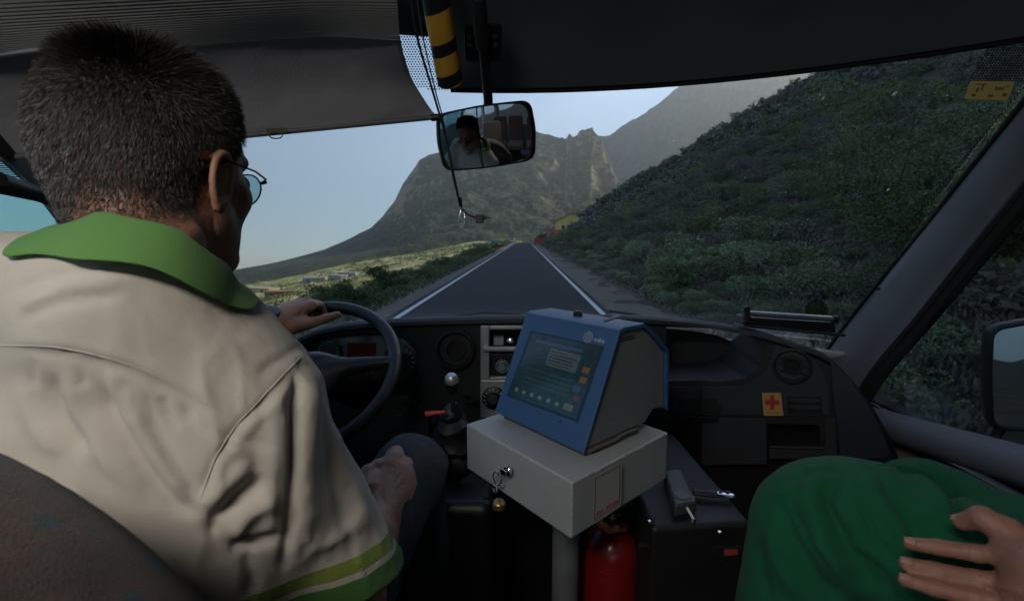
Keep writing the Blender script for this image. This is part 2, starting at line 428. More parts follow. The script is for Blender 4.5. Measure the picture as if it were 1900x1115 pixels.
azs = np.concatenate([np.linspace(R(-180), R(-62), 60), np.linspace(R(-61.5), R(-1), 420), np.linspace(R(-.8), R(62), 520), np.linspace(R(63), R(180), 60)])
polar('ground', hgt, azs[azs < R(3)], np.concatenate([[.05], np.geomspace(2.2, 5200, 330)]), M_gnd)
polar('hillside', hgt, azs[azs >= R(2.6)], np.concatenate([[.05], np.geomspace(2.2, 1400, 330)]), M_gnd)
az2 = np.linspace(R(-50), R(34), 900)
polar('mountain', lambda x, y: hmount(x, y), az2, np.concatenate([np.linspace(420, 1150, 230), np.linspace(1160, 2000, 40)]), M_mnt)
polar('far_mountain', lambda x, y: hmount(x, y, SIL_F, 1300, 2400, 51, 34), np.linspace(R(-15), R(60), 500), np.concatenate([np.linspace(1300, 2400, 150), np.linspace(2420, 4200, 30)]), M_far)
# sunlit shelf of fields and scrub below the mountain
def hshelf(x, y):
    r = np.hypot(x, y); return -6 + .17 * np.minimum(x, 0) + .03 * np.minimum(y - 200, 900) + fbm(x / 70, y / 70, 4, 71) * 2.6 + fbm(x / 9, y / 9, 2, 73) * .5 - 9 * sstep(150, 100, r) - 12 * sstep(-30, 30, x)
polar('lowland', hshelf, np.linspace(R(-50), R(6), 420), np.geomspace(100, 1150, 240), M_low)

sea = mat('sea_water', (.015, .045, .06), rough=.25, bump=.4, bscale=.08, spec=.5)
m = MB(); S_ = 5600
m.grid([[(x, y, -78 - .0747 * y) for y in np.linspace(-2500, S_, 12)] for x in np.linspace(-S_, 800, 12)])
setp(m.build('sea', sea), kind='structure')

# ---- road, edge lines, gravel shoulder
def road_mat():
    m = mat('asphalt', (.022, .0225, .0245), rough=.9, spec=.25, var=.22, scale=2.6, stretch=(1.0, .045, 1), bump=.6, bscale=55, detail=8, speck=(140, .62, (.06, .06, .06)))
    return m
ys = np.concatenate([np.linspace(-12, 40, 60), np.linspace(42, 176, 60), np.linspace(178, 330, 40)])
def crest_z(y): return -4.5 * float(sstep(172, 330, y))
def strip(name, x0, x1, lift, m, n=2):
    G = [[(x, y, ZR + lift + crest_z(y)) for y in ys] for x in np.linspace(x0, x1, n)]
    o = MB().grid(G).build(name, m, smooth=60); return setp(o, kind='structure')
strip('road', -3.62, 2.42, .0, road_mat(), 4)
lw = mat('road_paint', (.62, .62, .60), rough=.7, var=.10, scale=3, speck=(26, .60, (.22, .22, .22)))
strip('edge_line', -3.42, -3.27, .004, lw); strip('edge_line', 2.10, 2.25, .004, lw)
gv = mat('gravel', (.125, .098, .075), rough=.95, var=.30, scale=2.2, bump=.8, bscale=30, detail=8, speck=(22, .60, (.05, .045, .035)))
G = []
for x in np.linspace(2.40, 4.0, 5):
    G.append([(x + (.25 * float(vnoise(np.array([y * .3]), np.array([3.]))[0]) if x > 3.9 else 0), y, ZR - .006 - .02 * max(0, x - 2.4) + .03 * float(vnoise(np.array([x * 2]), np.array([y * 1.3]))[0]) * (x > 2.5) + crest_z(y)) for y in ys])
setp(MB().grid(G).build('gravel_shoulder', gv), kind='structure')
G = [[(x, y, ZR - .008 - .03 * max(0, -3.7 - x) + crest_z(y)) for y in ys] for x in np.linspace(-4.5, -3.60, 4)]
setp(MB().grid(G).build('gravel_shoulder', gv), kind='structure')

# ---- shrubs
def leaf_quads(n, rad, h, size, seed, shell=.55, lump=6, flat=.8):
    """many small leaf faces in an uneven dome made of several lumps"""
    g = np.random.default_rng(seed)
    cs = np.stack([g.uniform(-.55, .55, lump) * rad, g.uniform(-.55, .55, lump) * rad, g.uniform(.25, .62, lump) * h], 1); rr = g.uniform(.32, .55, lump) * rad
    k = g.integers(0, lump, n); d = g.normal(size=(n, 3)); d /= np.linalg.norm(d, axis=1)[:, None]; d[:, 2] = np.abs(d[:, 2]) * g.choice([1, 1, 1, -.5], n)
    q = g.uniform(shell, 1.05, n) ** .6; P = cs[k] + d * (rr[k] * q)[:, None] * np.array([1, 1, flat * h / rad * 1.1]); P[:, 2] = np.maximum(P[:, 2], .02)
    t = g.normal(size=(n, 3)) + d * .8; t /= np.linalg.norm(t, axis=1)[:, None]; b = np.cross(t, g.normal(size=(n, 3))); b /= np.linalg.norm(b, axis=1)[:, None]
    s = size * g.uniform(.6, 1.5, n)[:, None]
    V = np.stack([P - b * s * .35, P + t * s, P + b * s * .35, P - t * s * .5], 1).reshape(-1, 3); return V, np.arange(4 * n).reshape(-1, 4)
def leaf_mat(name, c1, c2, c3=None):
    m = bpy.data.materials.new(name); m.use_nodes = True; t = m.node_tree; N = t.nodes; L = t.links; b = N['Principled BSDF']
    ge = N.new('ShaderNodeNewGeometry'); oi = N.new('ShaderNodeObjectInfo'); rp = N.new('ShaderNodeValToRGB')
    rp.color_ramp.elements[0].color = (*c1, 1); rp.color_ramp.elements[1].color = (*c2, 1); e = rp.color_ramp.elements.new(.5); e.color = (*(c3 or tuple((a + d) / 2 for a, d in zip(c1, c2))), 1)
    ad = N.new('ShaderNodeMath'); ad.operation = 'MULTIPLY_ADD'; ad.inputs[1].default_value = .6; no = N.new('ShaderNodeTexNoise'); no.inputs['Scale'].default_value = .35
    tc = N.new('ShaderNodeNewGeometry'); L.new(tc.outputs['Position'], no.inputs['Vector']); mu = N.new('ShaderNodeMath'); mu.operation = 'MULTIPLY_ADD'; mu.inputs[1].default_value = 1.6; mu.inputs[2].default_value = -.55
    L.new(no.outputs['Fac'], mu.inputs[0]); L.new(ge.outputs['Random Per Island'], ad.inputs[0]); L.new(mu.outputs[0], ad.inputs[2]); L.new(ad.outputs[0], rp.inputs['Fac']); hs = N.new('ShaderNodeHueSaturation'); hs.inputs['Value'].default_value = 1.9; hs.inputs['Saturation'].default_value = .82; L.new(rp.outputs['Color'], hs.inputs['Color']); L.new(hs.outputs['Color'], b.inputs['Base Color'])
    b.inputs['Roughness'].default_value = .75; b.inputs['Specular IOR Level'].default_value = .25
    return m
LM = {'teal': leaf_mat('grey_green_leaves', (.042, .052, .020), (.120, .135, .055)), 'green': leaf_mat('green_leaves', (.022, .038, .010), (.070, .092, .024)),
      'yellow': leaf_mat('yellow_green_leaves', (.035, .050, .012), (.110, .125, .035)), 'dry': leaf_mat('dry_twigs', (.056, .044, .033), (.130, .108, .082)),
      'pale': leaf_mat('pale_leaves', (.07, .09, .035), (.17, .20, .09)), 'olive': leaf_mat('olive_leaves', (.036, .042, .015), (.095, .095, .040))}
stemm = mat('branch_bark', (.10, .085, .065), rough=.9, var=.3)
def stems(n, rad, h, seed, th=.018):
    g = np.random.default_rng(seed); m = MB()
    for i in range(n):
        a = g.uniform(0, 6.28); r_ = g.uniform(.3, .8) * rad; p1 = np.array([math.cos(a) * r_ * .4, math.sin(a) * r_ * .4, h * .35]); p2 = np.array([math.cos(a) * r_, math.sin(a) * r_, h * g.uniform(.6, .9)])
        m.tube([(0, 0, -.1), p1, p2], [th, th * .7, th * .3], 5, cap=False)
        for q in range(2):
            e = p1 + (p2 - p1) * g.uniform(.2, .8); m.tube([e, e + g.normal(size=3) * rad * .22 + np.array([0, 0, h * .15])], [th * .4, th * .2], 4, cap=False)
    return m
KINDS_ = {}
spec_ = [('teal', 'rounded grey-green shrub'), ('green', 'dark green leafy shrub'), ('yellow', 'yellow-green bushy shrub'), ('dry', 'bare brown twiggy shrub'), ('pale', 'pale silvery-green succulent shrub'), ('olive', 'low dull olive shrub')]
for i, (k, txt) in enumerate(spec_):
    vs = []
    for v in range(2):
        n_ = {'dry': 700, 'pale': 2000}.get(k, 3200); V, Q = leaf_quads(n_, 1.0, .95, {'dry': .045, 'pale': .058, 'green': .046}.get(k, .042), 100 + i * 7 + v, shell=.35 if k == 'dry' else .6, lump=7 + v * 2)
        fm = np_mesh('foliage', V, Q, smooth=False); fm.materials.append(LM[k])
        sm_ = stems(16 if k == 'dry' else 9, .95, .9, 200 + i + v * 31); me = bpy.data.meshes.new('stems'); me.from_pydata(sm_.v, [], sm_.f); me.materials.append(stemm)
        vs.append((fm, me))
    KINDS_[k] = (vs, txt)
def place(k, v, x, y, s, sz, where, grp, label=None):
    (fm, me), txt = KINDS_[k][0][v], KINDS_[k][1]
    t = thing('shrub', label or (txt + where), 'shrub', (x, y, float(hgt(x, y)) - .05), grp); t.rotation_euler.z = random.random() * 6.28; t.scale = (s, s, s * sz)
    a = bpy.data.objects.new('foliage', fm); b = bpy.data.objects.new('stems', me)
    for q in (a, b): COL.objects.link(q); q.parent = t
    return t
# candidates all over both sides; the ones that show largest become things, the rest one mass
g = np.random.default_rng(5); cand = []
def hidden(px, py):       # behind the cab's own solid parts
    return py > 600 or py < 120 or px < 430 or px > 1890 or (px > 1570 + (600 - py) * .80 and px < 1640 + (690 - py) * .80)
for i in range(52000):
    side = g.random() < .72
    y = 5 + 330 * g.random() ** 1.9
    if side: x = 4.6 + (y * 1.15 + 8) * g.random() ** 1.1
    else: x = -5.2 - (y * .9 + 6) * g.random() ** 1.1
    if side and y > 250: continue
    if math.hypot(x - 14, y - 150) < 11 or (8 < x < 14 and 120 < y < 175): continue
    if x > 6 and y < 40 and vnoise(np.array([x / 5.]), np.array([y / 5.]), seed=9)[0] > .05 and g.random() < .72: continue
    if x > 5.6 and y < 19 and g.random() < .62: continue
    s = (.45 + 1.1 * g.random() ** 1.5) * (1 + y / 170)
    if abs(x) < 6.6: s = min(s, .62)
    if x < -12: s *= .70
    elif x < -6: s = s * .95 if y > 14 else s * .75
    if 0 < x < 9 and y < 60: s *= .78
    cand.append((x, y, s))
cell = {}; keep = []
for (x, y, s) in sorted(cand, key=lambda c: -c[2] * (.6 + .8 * ((c[0] * 7.3 + c[1] * 3.1) % 1))):
    kx, ky = int(x // 3), int(y // 3); ok = True; rr_ = s * (.80 if x > 0 else .75)
    for a in range(-2, 3):
        for b in range(-2, 3):
            for (X, Y, S2) in cell.get((kx + a, ky + b), ()):
                if (X - x) ** 2 + (Y - y) ** 2 < (rr_ * .9 + S2 * .55) ** 2: ok = False; break
    if ok: cell.setdefault((kx, ky), []).append((x, y, s)); keep.append((x, y, s))
def kind_at(x, y):
    n1 = float(vnoise(np.array([x / 9.]), np.array([y / 13.]), seed=41)[0]); q = g.random()
    if x > 0:
        if x < 8.5 and y < 60: return ['pale', 'teal', 'olive', 'dry'][0 if q < .38 else 1 if q < .72 else 2 if q < .9 else 3]
        if x > 8.5 and y < 14: return 'yellow' if q < .3 else 'green'
        if n1 > .25: return 'yellow' if q < .32 else 'teal' if q < .62 else 'dry' if q < .85 else 'olive'
        if n1 > -.1: return 'teal' if q < .3 else 'olive' if q < .60 else 'dry' if q < .88 else 'green'
        return 'dry' if q < .58 else 'olive' if q < .84 else 'teal'
    return 'green' if q < .30 else 'teal' if q < .66 else 'yellow' if q < .82 else 'olive'
info = []
for (x, y, s) in keep:
    z = float(hgt(x, y)) + s * .5; px, py = proj(np.array([[x, y, z]])); px, py = float(px[0]), float(py[0])
    sc = 0 if hidden(px, py) else s / math.hypot(x, y)
    info.append((sc, x, y, s, kind_at(x, y)))
info.sort(key=lambda t: -t[0])
NI = 285; print('SHRUBS', len(info))
for (sc, x, y, s, k) in info[:NI]:
    if x > 0: wh, gp = (' at the gravel edge right of the road', 'shrubs along the right verge') if x < 8.5 else (' on the hillside right of the road', 'shrubs on the right hillside')
    else: wh, gp = ' on the falling ground left of the road', 'shrubs left of the road'
    place(k, random.randint(0, 1), x, y, s, random.uniform(.75, 1.15) * (.8 if k == 'olive' else 1), wh, gp)
# the remaining cover, one mass per side
LOW = {}
for i, (k, _) in enumerate(spec_):
    for lod, (n_, sz) in enumerate(((520, .10), (130, .22))):
        for v in range(3): LOW[k, lod, v] = leaf_quads(n_, 1.0, .9, sz, 400 + i * 11 + v + lod * 97, shell=.75, lump=6)
order = [k for k, _ in spec_]
for side, nm in ((1, 'hillside_scrub'), (-1, 'roadside_scrub')):
    Vs, Qs, MI, off = [], [], [], 0
    for (sc, x, y, s, k) in info[NI:]:
        if x * side < 0: continue
        if sc == 0 and (y < 4 or random.random() < .5): continue
        V, Q = LOW[k, 0 if y < 75 else 1, random.randint(0, 2)]; a = random.random() * 6.28; c_, s_ = math.cos(a), math.sin(a)
        W = np.stack([V[:, 0] * c_ - V[:, 1] * s_, V[:, 0] * s_ + V[:, 1] * c_, V[:, 2] * random.uniform(.7, 1.1)], 1) * s + np.array([x, y, float(hgt(x, y)) - .05 * s])
        Vs.append(W); Qs.append(Q + off); MI.append(np.full(len(Q), order.index(k))); off += len(V)
    me = np_mesh(nm, np.concatenate(Vs), np.concatenate(Qs), smooth=False, mi=np.concatenate(MI)); print(nm, len(me.polygons))
    for k in order: me.materials.append(LM[k])
    setp(link(nm, me), kind='stuff')
# low grass and litter at the road edges
def tufts(nm, n, xr, yr, col, size):
    g = np.random.default_rng(77); x = g.uniform(*xr, n); y = yr[0] + (yr[1] - yr[0]) * g.random(n) ** 1.8; z = hgt(x, y); P = np.stack([x, y, z], 1)
    s = size * g.uniform(.5, 1.6, n)[:, None]; t = np.stack([g.normal(size=n) * .4, g.normal(size=n) * .4, np.ones(n)], 1); b = np.stack([g.normal(size=n), g.normal(size=n), np.zeros(n)], 1); b /= np.linalg.norm(b, axis=1)[:, None]
    V = np.stack([P - b * s * .3, P + t * s * .6 - b * s * .2, P + t * s, P + b * s * .3], 1).reshape(-1, 3)
    setp(link(nm, np_mesh(nm, V, np.arange(4 * n).reshape(-1, 4), smooth=False), col), kind='stuff')
tufts('dry_grass', 42000, (4.2, 16), (5, 60), LM['dry'], .10)
tufts('verge_grass', 42000, (-16, -4.2), (5, 70), LM['olive'], .13)
# far cover on the sunlit shelf
g = np.random.default_rng(9); Vs, Qs, off = [], [], 0
for i in range(5200):
    a = R(g.uniform(-46, 3)); r_ = 160 + 800 * g.random() ** 1.2; x, y = math.sin(a) * r_, math.cos(a) * r_
    if vnoise(np.array([x / 50]), np.array([y / 50]), seed=88)[0] < -.15: continue
    V, Q = LOW['green', 1, i % 3]; q = g.permutation(len(Q))[:26]; s = g.uniform(1.0, 2.6) * (.7 + r_ / 600)
    V = V.reshape(-1, 4, 3)[q].reshape(-1, 3) ; V = (V * np.array([1, 1, .8])) * s; Vs.append(V + np.array([x, y, float(hshelf(x, y)) - .1])); Qs.append(np.arange(len(q) * 4).reshape(-1, 4) + off); off += len(q) * 4
setp(link('lowland_scrub', np_mesh('lowland_scrub', np.concatenate(Vs), np.concatenate(Qs), smooth=False), LM['yellow']), kind='stuff')

# ---- a few larger shrubs that can be told apart
def big_shrub(name, label, x, y, rad, h, k, seed, cat='tree', trunk=.05):
    z = float(hgt(x, y)); T = thing(name, label, cat, (x, y, z)); g = np.random.default_rng(seed); m = MB(); tips = []
    for i in range(9):
        a = g.uniform(0, 6.28); p = [np.array([0, 0, -.1])]; dr = np.array([math.cos(a) * .55, math.sin(a) * .55, 1.0]); L_ = h * g.uniform(.5, .8)
        for q in range(4): p.append(p[-1] + dr * L_ / 4 + g.normal(size=3) * .05 * rad); dr = dr + np.array([math.cos(a), math.sin(a), 0]) * .12
        m.tube(p, [trunk, trunk * .8, trunk * .6, trunk * .4, trunk * .25], 7, cap=False); tips += p[2:]
        for q in range(3): e = p[2 + q % 3]; tq_ = e + np.array([g.normal() * .25 * rad, g.normal() * .25 * rad, .25 * h * g.random() + .05]); m.tube([e, tq_], [trunk * .35, trunk * .15], 5, cap=False); tips.append(tq_)
    m.v = [(a + x, b + y, c + z) for a, b, c in m.v]; m.build('branches', stemm, T)
    V, Q = [], []; off = 0
    for t_ in tips:
        v, q = leaf_quads(230, rad * .34, rad * .30, .050, int(g.integers(1e6)), lump=3); V.append(v + t_ + np.array([x, y, z - .1 * rad])); Q.append(q + off); off += len(v)
    link('crown', np_mesh('crown', np.concatenate(V), np.concatenate(Q), smooth=False), LM[k], T)
def gxy(px, py, y):
    p = un(px, py, y); return float(p[0]), float(p[1])
big_shrub('succulent_shrub', 'pale green spreading shrub with bare forked stems at the right verge', *gxy(1262, 520, 17), 1.15, 1.5, 'pale', 3)
big_shrub('dark_tree', 'tall yellow-green tree against the right windscreen pillar', *gxy(1640, 480, 13.5), 2.1, 4.6, 'yellow', 4)
big_shrub('dark_tree', 'dark green tree beyond the right side window', *gxy(1760, 520, 9.5), 1.9, 3.3, 'green', 5)
big_shrub('roadside_bush', 'tall dark green bush on the left edge of the road', -7.0, 25.0, 1.4, 1.6, 'green', 6, 'shrub')
big_shrub('roadside_bush', 'large yellow-green bush left of the road behind the steering wheel', -6.4, 16.0, 1.3, 1.45, 'yellow', 8, 'shrub')

# ---- stones lying on the bank
rkm = mat('stone', (.12, .085, .062), rough=.95, var=.35, scale=3, bump=.8, bscale=12)
for i in range(4):
    bm = bmesh.new(); bmesh.ops.create_icosphere(bm, subdivisions=3, radius=1)
    for v in bm.verts:
        c_ = np.array(v.co); v.co = v.co * float(1 + .35 * fbm(np.array([c_[0] * 1.3 + i * 7]), np.array([c_[1] * 1.3]), 3, i, np.array([c_[2] * 1.3]))[0]); v.co.z *= .62
    me = bpy.data.meshes.new('boulder'); bm.to_mesh(me); bm.free(); me.materials.append(rkm); me.polygons.foreach_set('use_smooth', [True] * len(me.polygons)); me.set_sharp_from_angle(angle=R(25))
    for k in range(9):
        y = 8 + 26 * random.random() ** 1.4; x = 4.7 + random.random() * (4 + y * .5); s_ = random.uniform(.10, .38)
        o = bpy.data.objects.new('boulder', me); COL.objects.link(o); o.location = (x, y, float(hgt(x, y)) + s_ * .1); o.scale = (s_, s_ * .9, s_); o.rotation_euler.z = random.random() * 6
        setp(o, 'weathered brown stone lying between the shrubs on the right bank', 'stone', 'stones on the right bank')

# ---- buildings far off
def house(name, label, x, y, w_, d_, h_, rz, wallc, roofc, gable=True, wins=(), z=None, cat='house'):
    z = float(hgt(x, y)) - .4 if z is None else z; T = thing(name, label, cat, (x, y, z)); M3 = rotm(0, 0, rz); o = np.array([x, y, z])
    tr = lambda q: o + M3 @ np.array(q, float)
    def B(mb, c, d): return mb.box(tr(c), d, M3)
    wm_ = mat('wall_' + wallc[0], wallc[1], rough=.9, var=.12, scale=.8); rm_ = mat('roof_' + roofc[0], roofc[1], rough=.85, var=.2, scale=2)
    m = MB(); B(m, (0, 0, h_ / 2), (w_, d_, h_))
    if gable:
        g_ = w_ * .24; m.add([tr(q) for q in [(-w_ / 2, -d_ / 2, h_), (w_ / 2, -d_ / 2, h_), (0, -d_ / 2, h_ + g_), (-w_ / 2, d_ / 2, h_), (w_ / 2, d_ / 2, h_), (0, d_ / 2, h_ + g_)]], [(0, 1, 2), (3, 5, 4), (0, 2, 5, 3), (1, 4, 5, 2)])
    m.build('wall', wm_, T, smooth=0)
    m = MB()
    if gable:
        for s_ in (-1, 1): m.add([tr(q) for q in [(s_ * (w_ / 2 + .4), -d_ / 2 - .3, h_ - .1), (0, -d_ / 2 - .3, h_ + g_ + .12), (0, d_ / 2 + .3, h_ + g_ + .12), (s_ * (w_ / 2 + .4), d_ / 2 + .3, h_ - .1), (s_ * (w_ / 2 + .4), -d_ / 2 - .3, h_ + .1), (0, -d_ / 2 - .3, h_ + g_ + .34), (0, d_ / 2 + .3, h_ + g_ + .34), (s_ * (w_ / 2 + .4), d_ / 2 + .3, h_ + .1)]], [(0, 1, 2, 3), (4, 7, 6, 5), (0, 4, 5, 1), (2, 6, 7, 3), (0, 3, 7, 4), (1, 5, 6, 2)])
    else: B(m, (0, 0, h_ + .12), (w_ + .3, d_ + .3, .24))
    m.build('roof', rm_, T, smooth=0)
    for (wx_, wz, ww, wh) in wins:
        m = MB(); B(m, (wx_, -d_ / 2 - .02, wz), (ww, .1, wh)); m.build('window', mat('dark_window', (.02, .02, .022), rough=.3), T, smooth=0)
        m = MB(); B(m, (wx_, -d_ / 2 - .08, wz - wh / 2 - .06), (ww + .2, .14, .1)); m.build('sill', wm_, T, smooth=0)
    return T
hx = un(1054, 430, 150)
house('yellow_house', 'yellow gabled house by the right of the road with one dark window', hx[0] + .8, 150, 9.6, 10, 3.6, -4, ('yellow', (.80, .60, .20)), ('tan', (.36, .26, .15)), True, [(1.6, 1.9, 1.5, 1.6), (-2.4, 1.9, .9, 1.1)], z=un(1054, 432, 150)[2] - .3)
hx = un(1030, 440, 140)
house('pink_shed', 'low pinkish red annexe in front of the yellow house', hx[0] + .4, 141, 5.2, 6, 2.6, -4, ('pink', (.62, .22, .17)), ('pinkred', (.5, .17, .12)), False, [(-1.2, 1.4, .8, 1)], z=un(1030, 443, 141)[2] - .3, cat='shed')
hx = un(1002, 446, 150)
house('red_wall', 'dark red roadside wall beyond the shrubs at the right road edge', hx[0], 152, 3.4, 8, 2.4, -3, ('red', (.55, .09, .06)), ('redcap', (.42, .09, .06)), False, z=un(1002, 456, 152)[2] - .3, cat='wall')
for i, (px, py, w_, h_, Y, col, lb) in enumerate([(585, 520, 11, 2.6, 240, 'white', 'long low white farm building farthest left on the plain'), (628, 517, 7, 3.4, 235, 'white', 'white cubic house left of centre on the plain'),
        (650, 511, 9, 3.0, 250, 'white', 'white flat-roofed house nearest the bushes on the plain'), (520, 546, 9, 2.2, 170, 'rust', 'rust-brown shed low on the plain at left'), (487, 538, 12, 1.6, 190, 'sand', 'sandy coloured low wall enclosure at far left'),
        (918, 452, 5, 3.0, 230, 'teal', 'small teal kiosk beside the far road'), (902, 456, 4, 2.0, 215, 'white', 'little white hut left of the teal kiosk'), (945, 449, 6, 2.8, 300, 'cream', 'cream building where the road disappears')]):
    c = un(px, py, Y); cc = {'white': (.32, .31, .29), 'rust': (.30, .13, .06), 'sand': (.42, .34, .22), 'teal': (.10, .32, .34), 'cream': (.50, .42, .26)}[col]
    house('farm_building', lb, c[0], c[1], w_, 6, h_, random.uniform(-20, 20), (col, cc), ('flat_' + col, tuple(q * .8 for q in cc)), False, [(-w_ * .25, h_ * .5, .9, 1), (w_ * .2, h_ * .5, .9, 1)], z=c[2] - h_ / 2, cat='building')
c = un(952, 451, 185)
T = thing('van', 'tiny white van on the road at the crest', 'van', (c[0] - .2, 178, ZR)); o_ = np.array([c[0] - .2, 178, ZR])
MB().box(o_ + [0, 0, .95], (1.8, 4.2, 1.1)).build('body', mat('van_white', (.7, .7, .7), rough=.4), T, bevel=.15)
MB().box(o_ + [0, -2.12, 1.2], (1.4, .04, .45)).build('windscreen', mat('dark_window', (.02,) * 3), T)
for s_ in (-1, 1): MB().lathe([(.32, -.1), (.32, .1)], o_ + [s_ * .75, -1.3, .32], (1, 0, 0), 14).build('wheel', rubber if 'rubber' in globals() else mat('tyre', (.01,) * 3), T)

# ---- haze in the air
hz = bpy.data.materials.new('haze'); hz.use_nodes = True; N = hz.node_tree.nodes; N.remove(N['Principled BSDF'])
pv = N.new('ShaderNodeVolumePrincipled'); pv.inputs['Color'].default_value = (.92, .94, .94, 1); pv.inputs['Density'].default_value = .00023; pv.inputs['Anisotropy'].default_value = .55
hz.node_tree.links.new(pv.outputs[0], N['Material Output'].inputs['Volume'])
m = MB(); m.box((0, 1500, 240), (11600, 9000, 1660)); H = m.build('haze', hz, smooth=0); setp(H, kind='stuff')
# ================================================================ MATERIALS OF THE CAB
dark = mat('dash_plastic', (.0075, .008, .009), rough=.62, bump=.25, bscale=900, var=.2)
grey = mat('grey_dash_plastic', (.022, .023, .026), rough=.6, bump=.25, bscale=900, var=.12)
black = mat('black_plastic', (.006, .006, .0065), rough=.45, var=.2, bump=.1, bscale=500)
rubber = mat('rubber_seal', (.008, .008, .008), rough=.8)
trim = mat('pillar_trim', (.125, .128, .142), rough=.55, bump=.3, bscale=700, var=.08)
lining = mat('header_lining', (.15, .152, .165), rough=.85, bump=.5, bscale=500, var=.12, scale=5)
silver = mat('silver_plastic', (.42, .42, .42), rough=.38, metal=.55, var=.06)
chrome = mat('chrome', (.7, .7, .7), rough=.12, metal=1.0, var=.04)
steel = mat('grey_painted_steel', (.30, .31, .315), rough=.42, bump=.25, bscale=350, var=.06, scale=6, speck=(90, .76, (.12, .11, .10)))
vinyl = mat('floor_vinyl', (.014, .014, .015), rough=.7, scale=60, var=.5)

BUS = thing('minibus', 'cab of the minibus around the camera with dark dashboard, grey pillars and windscreen', 'minibus', (0, .5, -2.0))

# ---- windscreen: curved sheet leaning back
def wpt(x, t):
    b = np.array([x * 1.03, 1.86 - .37 * x * x, -.33]); a = np.array([x * .96, 1.215 - .31 * x * x, .376])
    p = b + (a - b) * t; p[1] += .03 * math.sin(math.pi * min(max(t, 0), 1)); return p
m = MB(); m.grid([[wpt(-1 + i / 20, j / 10 * 1.22) for j in range(11)] for i in range(41)])
wglass = glass('windscreen_glass', (.80, .84, .86), .012)
WS = m.build('windscreen', wglass, BUS, solid=.005)
# small bright insect marks, chips and painted glints on the outside of the glass
m_mark = mat('insect_glint_mark', (.75, .75, .72), rough=.8)
def on_glass(px, py, lift=-.006):
    lo_, hi_ = .5, 3.0; d = ray(px, py)
    for _ in range(40):
        k = (lo_ + hi_) / 2; p = d / d[1] * k
        t = 0.5; x = p[0]
        for _ in range(6):
            t = (p[2] + .33) / .706; x = p[0] / (1.03 - .07 * t)
        if p[1] < wpt(x, t)[1]: lo_ = k
        else: hi_ = k
    return d / d[1] * (k + lift)
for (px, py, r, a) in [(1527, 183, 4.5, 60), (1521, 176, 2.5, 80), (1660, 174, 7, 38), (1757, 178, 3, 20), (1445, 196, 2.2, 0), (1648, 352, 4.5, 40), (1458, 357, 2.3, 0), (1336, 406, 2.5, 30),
                       (1243, 453, 2.6, 0), (1498, 408, 2, 0), (1460, 415, 1.6, 0), (1826, 199, 2, 0), (1382, 330, 1.5, 0), (1600, 300, 1.3, 0), (1700, 260, 1.4, 0), (1180, 500, 1.2, 0), (1290, 300, 1.1, 0), (1057, 393, 3.2, 140), (1068, 399, 3.0, 140), (1080, 403, 2.6, 140), (1295, 444, 2.0, 0), (1250, 262, 1.2, 0), (1205, 432, 1.3, 0)]:  # the three marks by the yellow house are painted distant glints
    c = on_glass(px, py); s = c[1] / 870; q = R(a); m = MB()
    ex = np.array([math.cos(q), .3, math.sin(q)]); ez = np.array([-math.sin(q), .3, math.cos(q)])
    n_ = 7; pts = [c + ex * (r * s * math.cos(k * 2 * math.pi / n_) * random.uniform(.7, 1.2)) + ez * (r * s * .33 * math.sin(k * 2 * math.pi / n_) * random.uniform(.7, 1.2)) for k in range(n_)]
    m.slab(pts, (0, -.0012, 0)); m.build('insect_glint_mark', m_mark, WS, smooth=0)
# dotted ceramic edge of the glass
def dots(name, parent, cells, rad):
    m = MB()
    for c in cells:
        m.add([np.array(c) + np.array([rad * math.cos(k * math.pi / 3), 0, rad * math.sin(k * math.pi / 3)]) for k in range(6)], [tuple(range(6))])
    return m.build(name, black, parent, smooth=0)
pts = []
for i in range(46):
    for j in range(30):
        px = 745 + i * 5.2 + (j % 2) * 2.6; py = 60 + j * 4.6
        if px < 850 and py < 166 - max(0, 790 - px) * .25: pts.append(on_glass(px, py, -.004))
dots('dotted_edge', WS, pts, .0021)
pts = []
for i in range(60):
    for j in range(22):
        px = 1760 + i * 5.6 + (j % 2) * 2.8; py = 66 + j * 4.7
        if py < 150 - (px - 1900) * .12 and px > 1798 - (py - 150) * .55: pts.append(on_glass(px, py, -.004))
for k in range(62):      # thin dotted line along the pillar
    px = 1555 + (k / 61) * 350; py = 590 - (k / 61) * 418
    for q in range(2): pts.append(on_glass(px - 6 - q * 5, py + q * 3 - 8, -.004))
dots('dotted_edge', WS, pts, .0021)
# yellow inspection sticker, top right of the glass, with its little printed marks
yel = mat('yellow_sticker', (.80, .62, .20), rough=.7, var=.08)
prn = mat('sticker_print', (.25, .16, .06), rough=.7); blu = mat('sticker_blue', (.06, .08, .13), rough=.7)
q = [on_glass(*p, -.007) for p in ((1801, 151), (1883, 152), (1868, 187), (1788, 184))]
STK = MB().slab(q, (0, -.0006, 0)).build('sticker', yel, WS, smooth=0)
def on_q(u, v, lift=-.0012): return (q[0] * (1 - u) + q[1] * u) * (1 - v) + (q[3] * (1 - u) + q[2] * u) * v + np.array([0, lift, 0])
m = MB()
for (u0, v0, u1, v1) in [(.12, .15, .40, .2), (.2, .35, .26, .6), (.14, .72, .24, .86), (.52, .72, .64, .86), (.83, .25, .92, .32), (.84, .62, .94, .8), (.3, .2, .34, .5)]:
    m.add([on_q(u0, v0), on_q(u1, v0), on_q(u1, v1), on_q(u0, v1)], [(0, 1, 2, 3)])
m.build('printing', prn, STK, smooth=0)
m = MB()
for k in range(5): u = .62 + k * .04; m.add([on_q(u, .28 + .05 * (k % 2)), on_q(u + .028, .28 + .05 * (k % 2)), on_q(u + .028, .48), on_q(u, .48)], [(0, 1, 2, 3)])
m.build('printing', blu, STK, smooth=0)
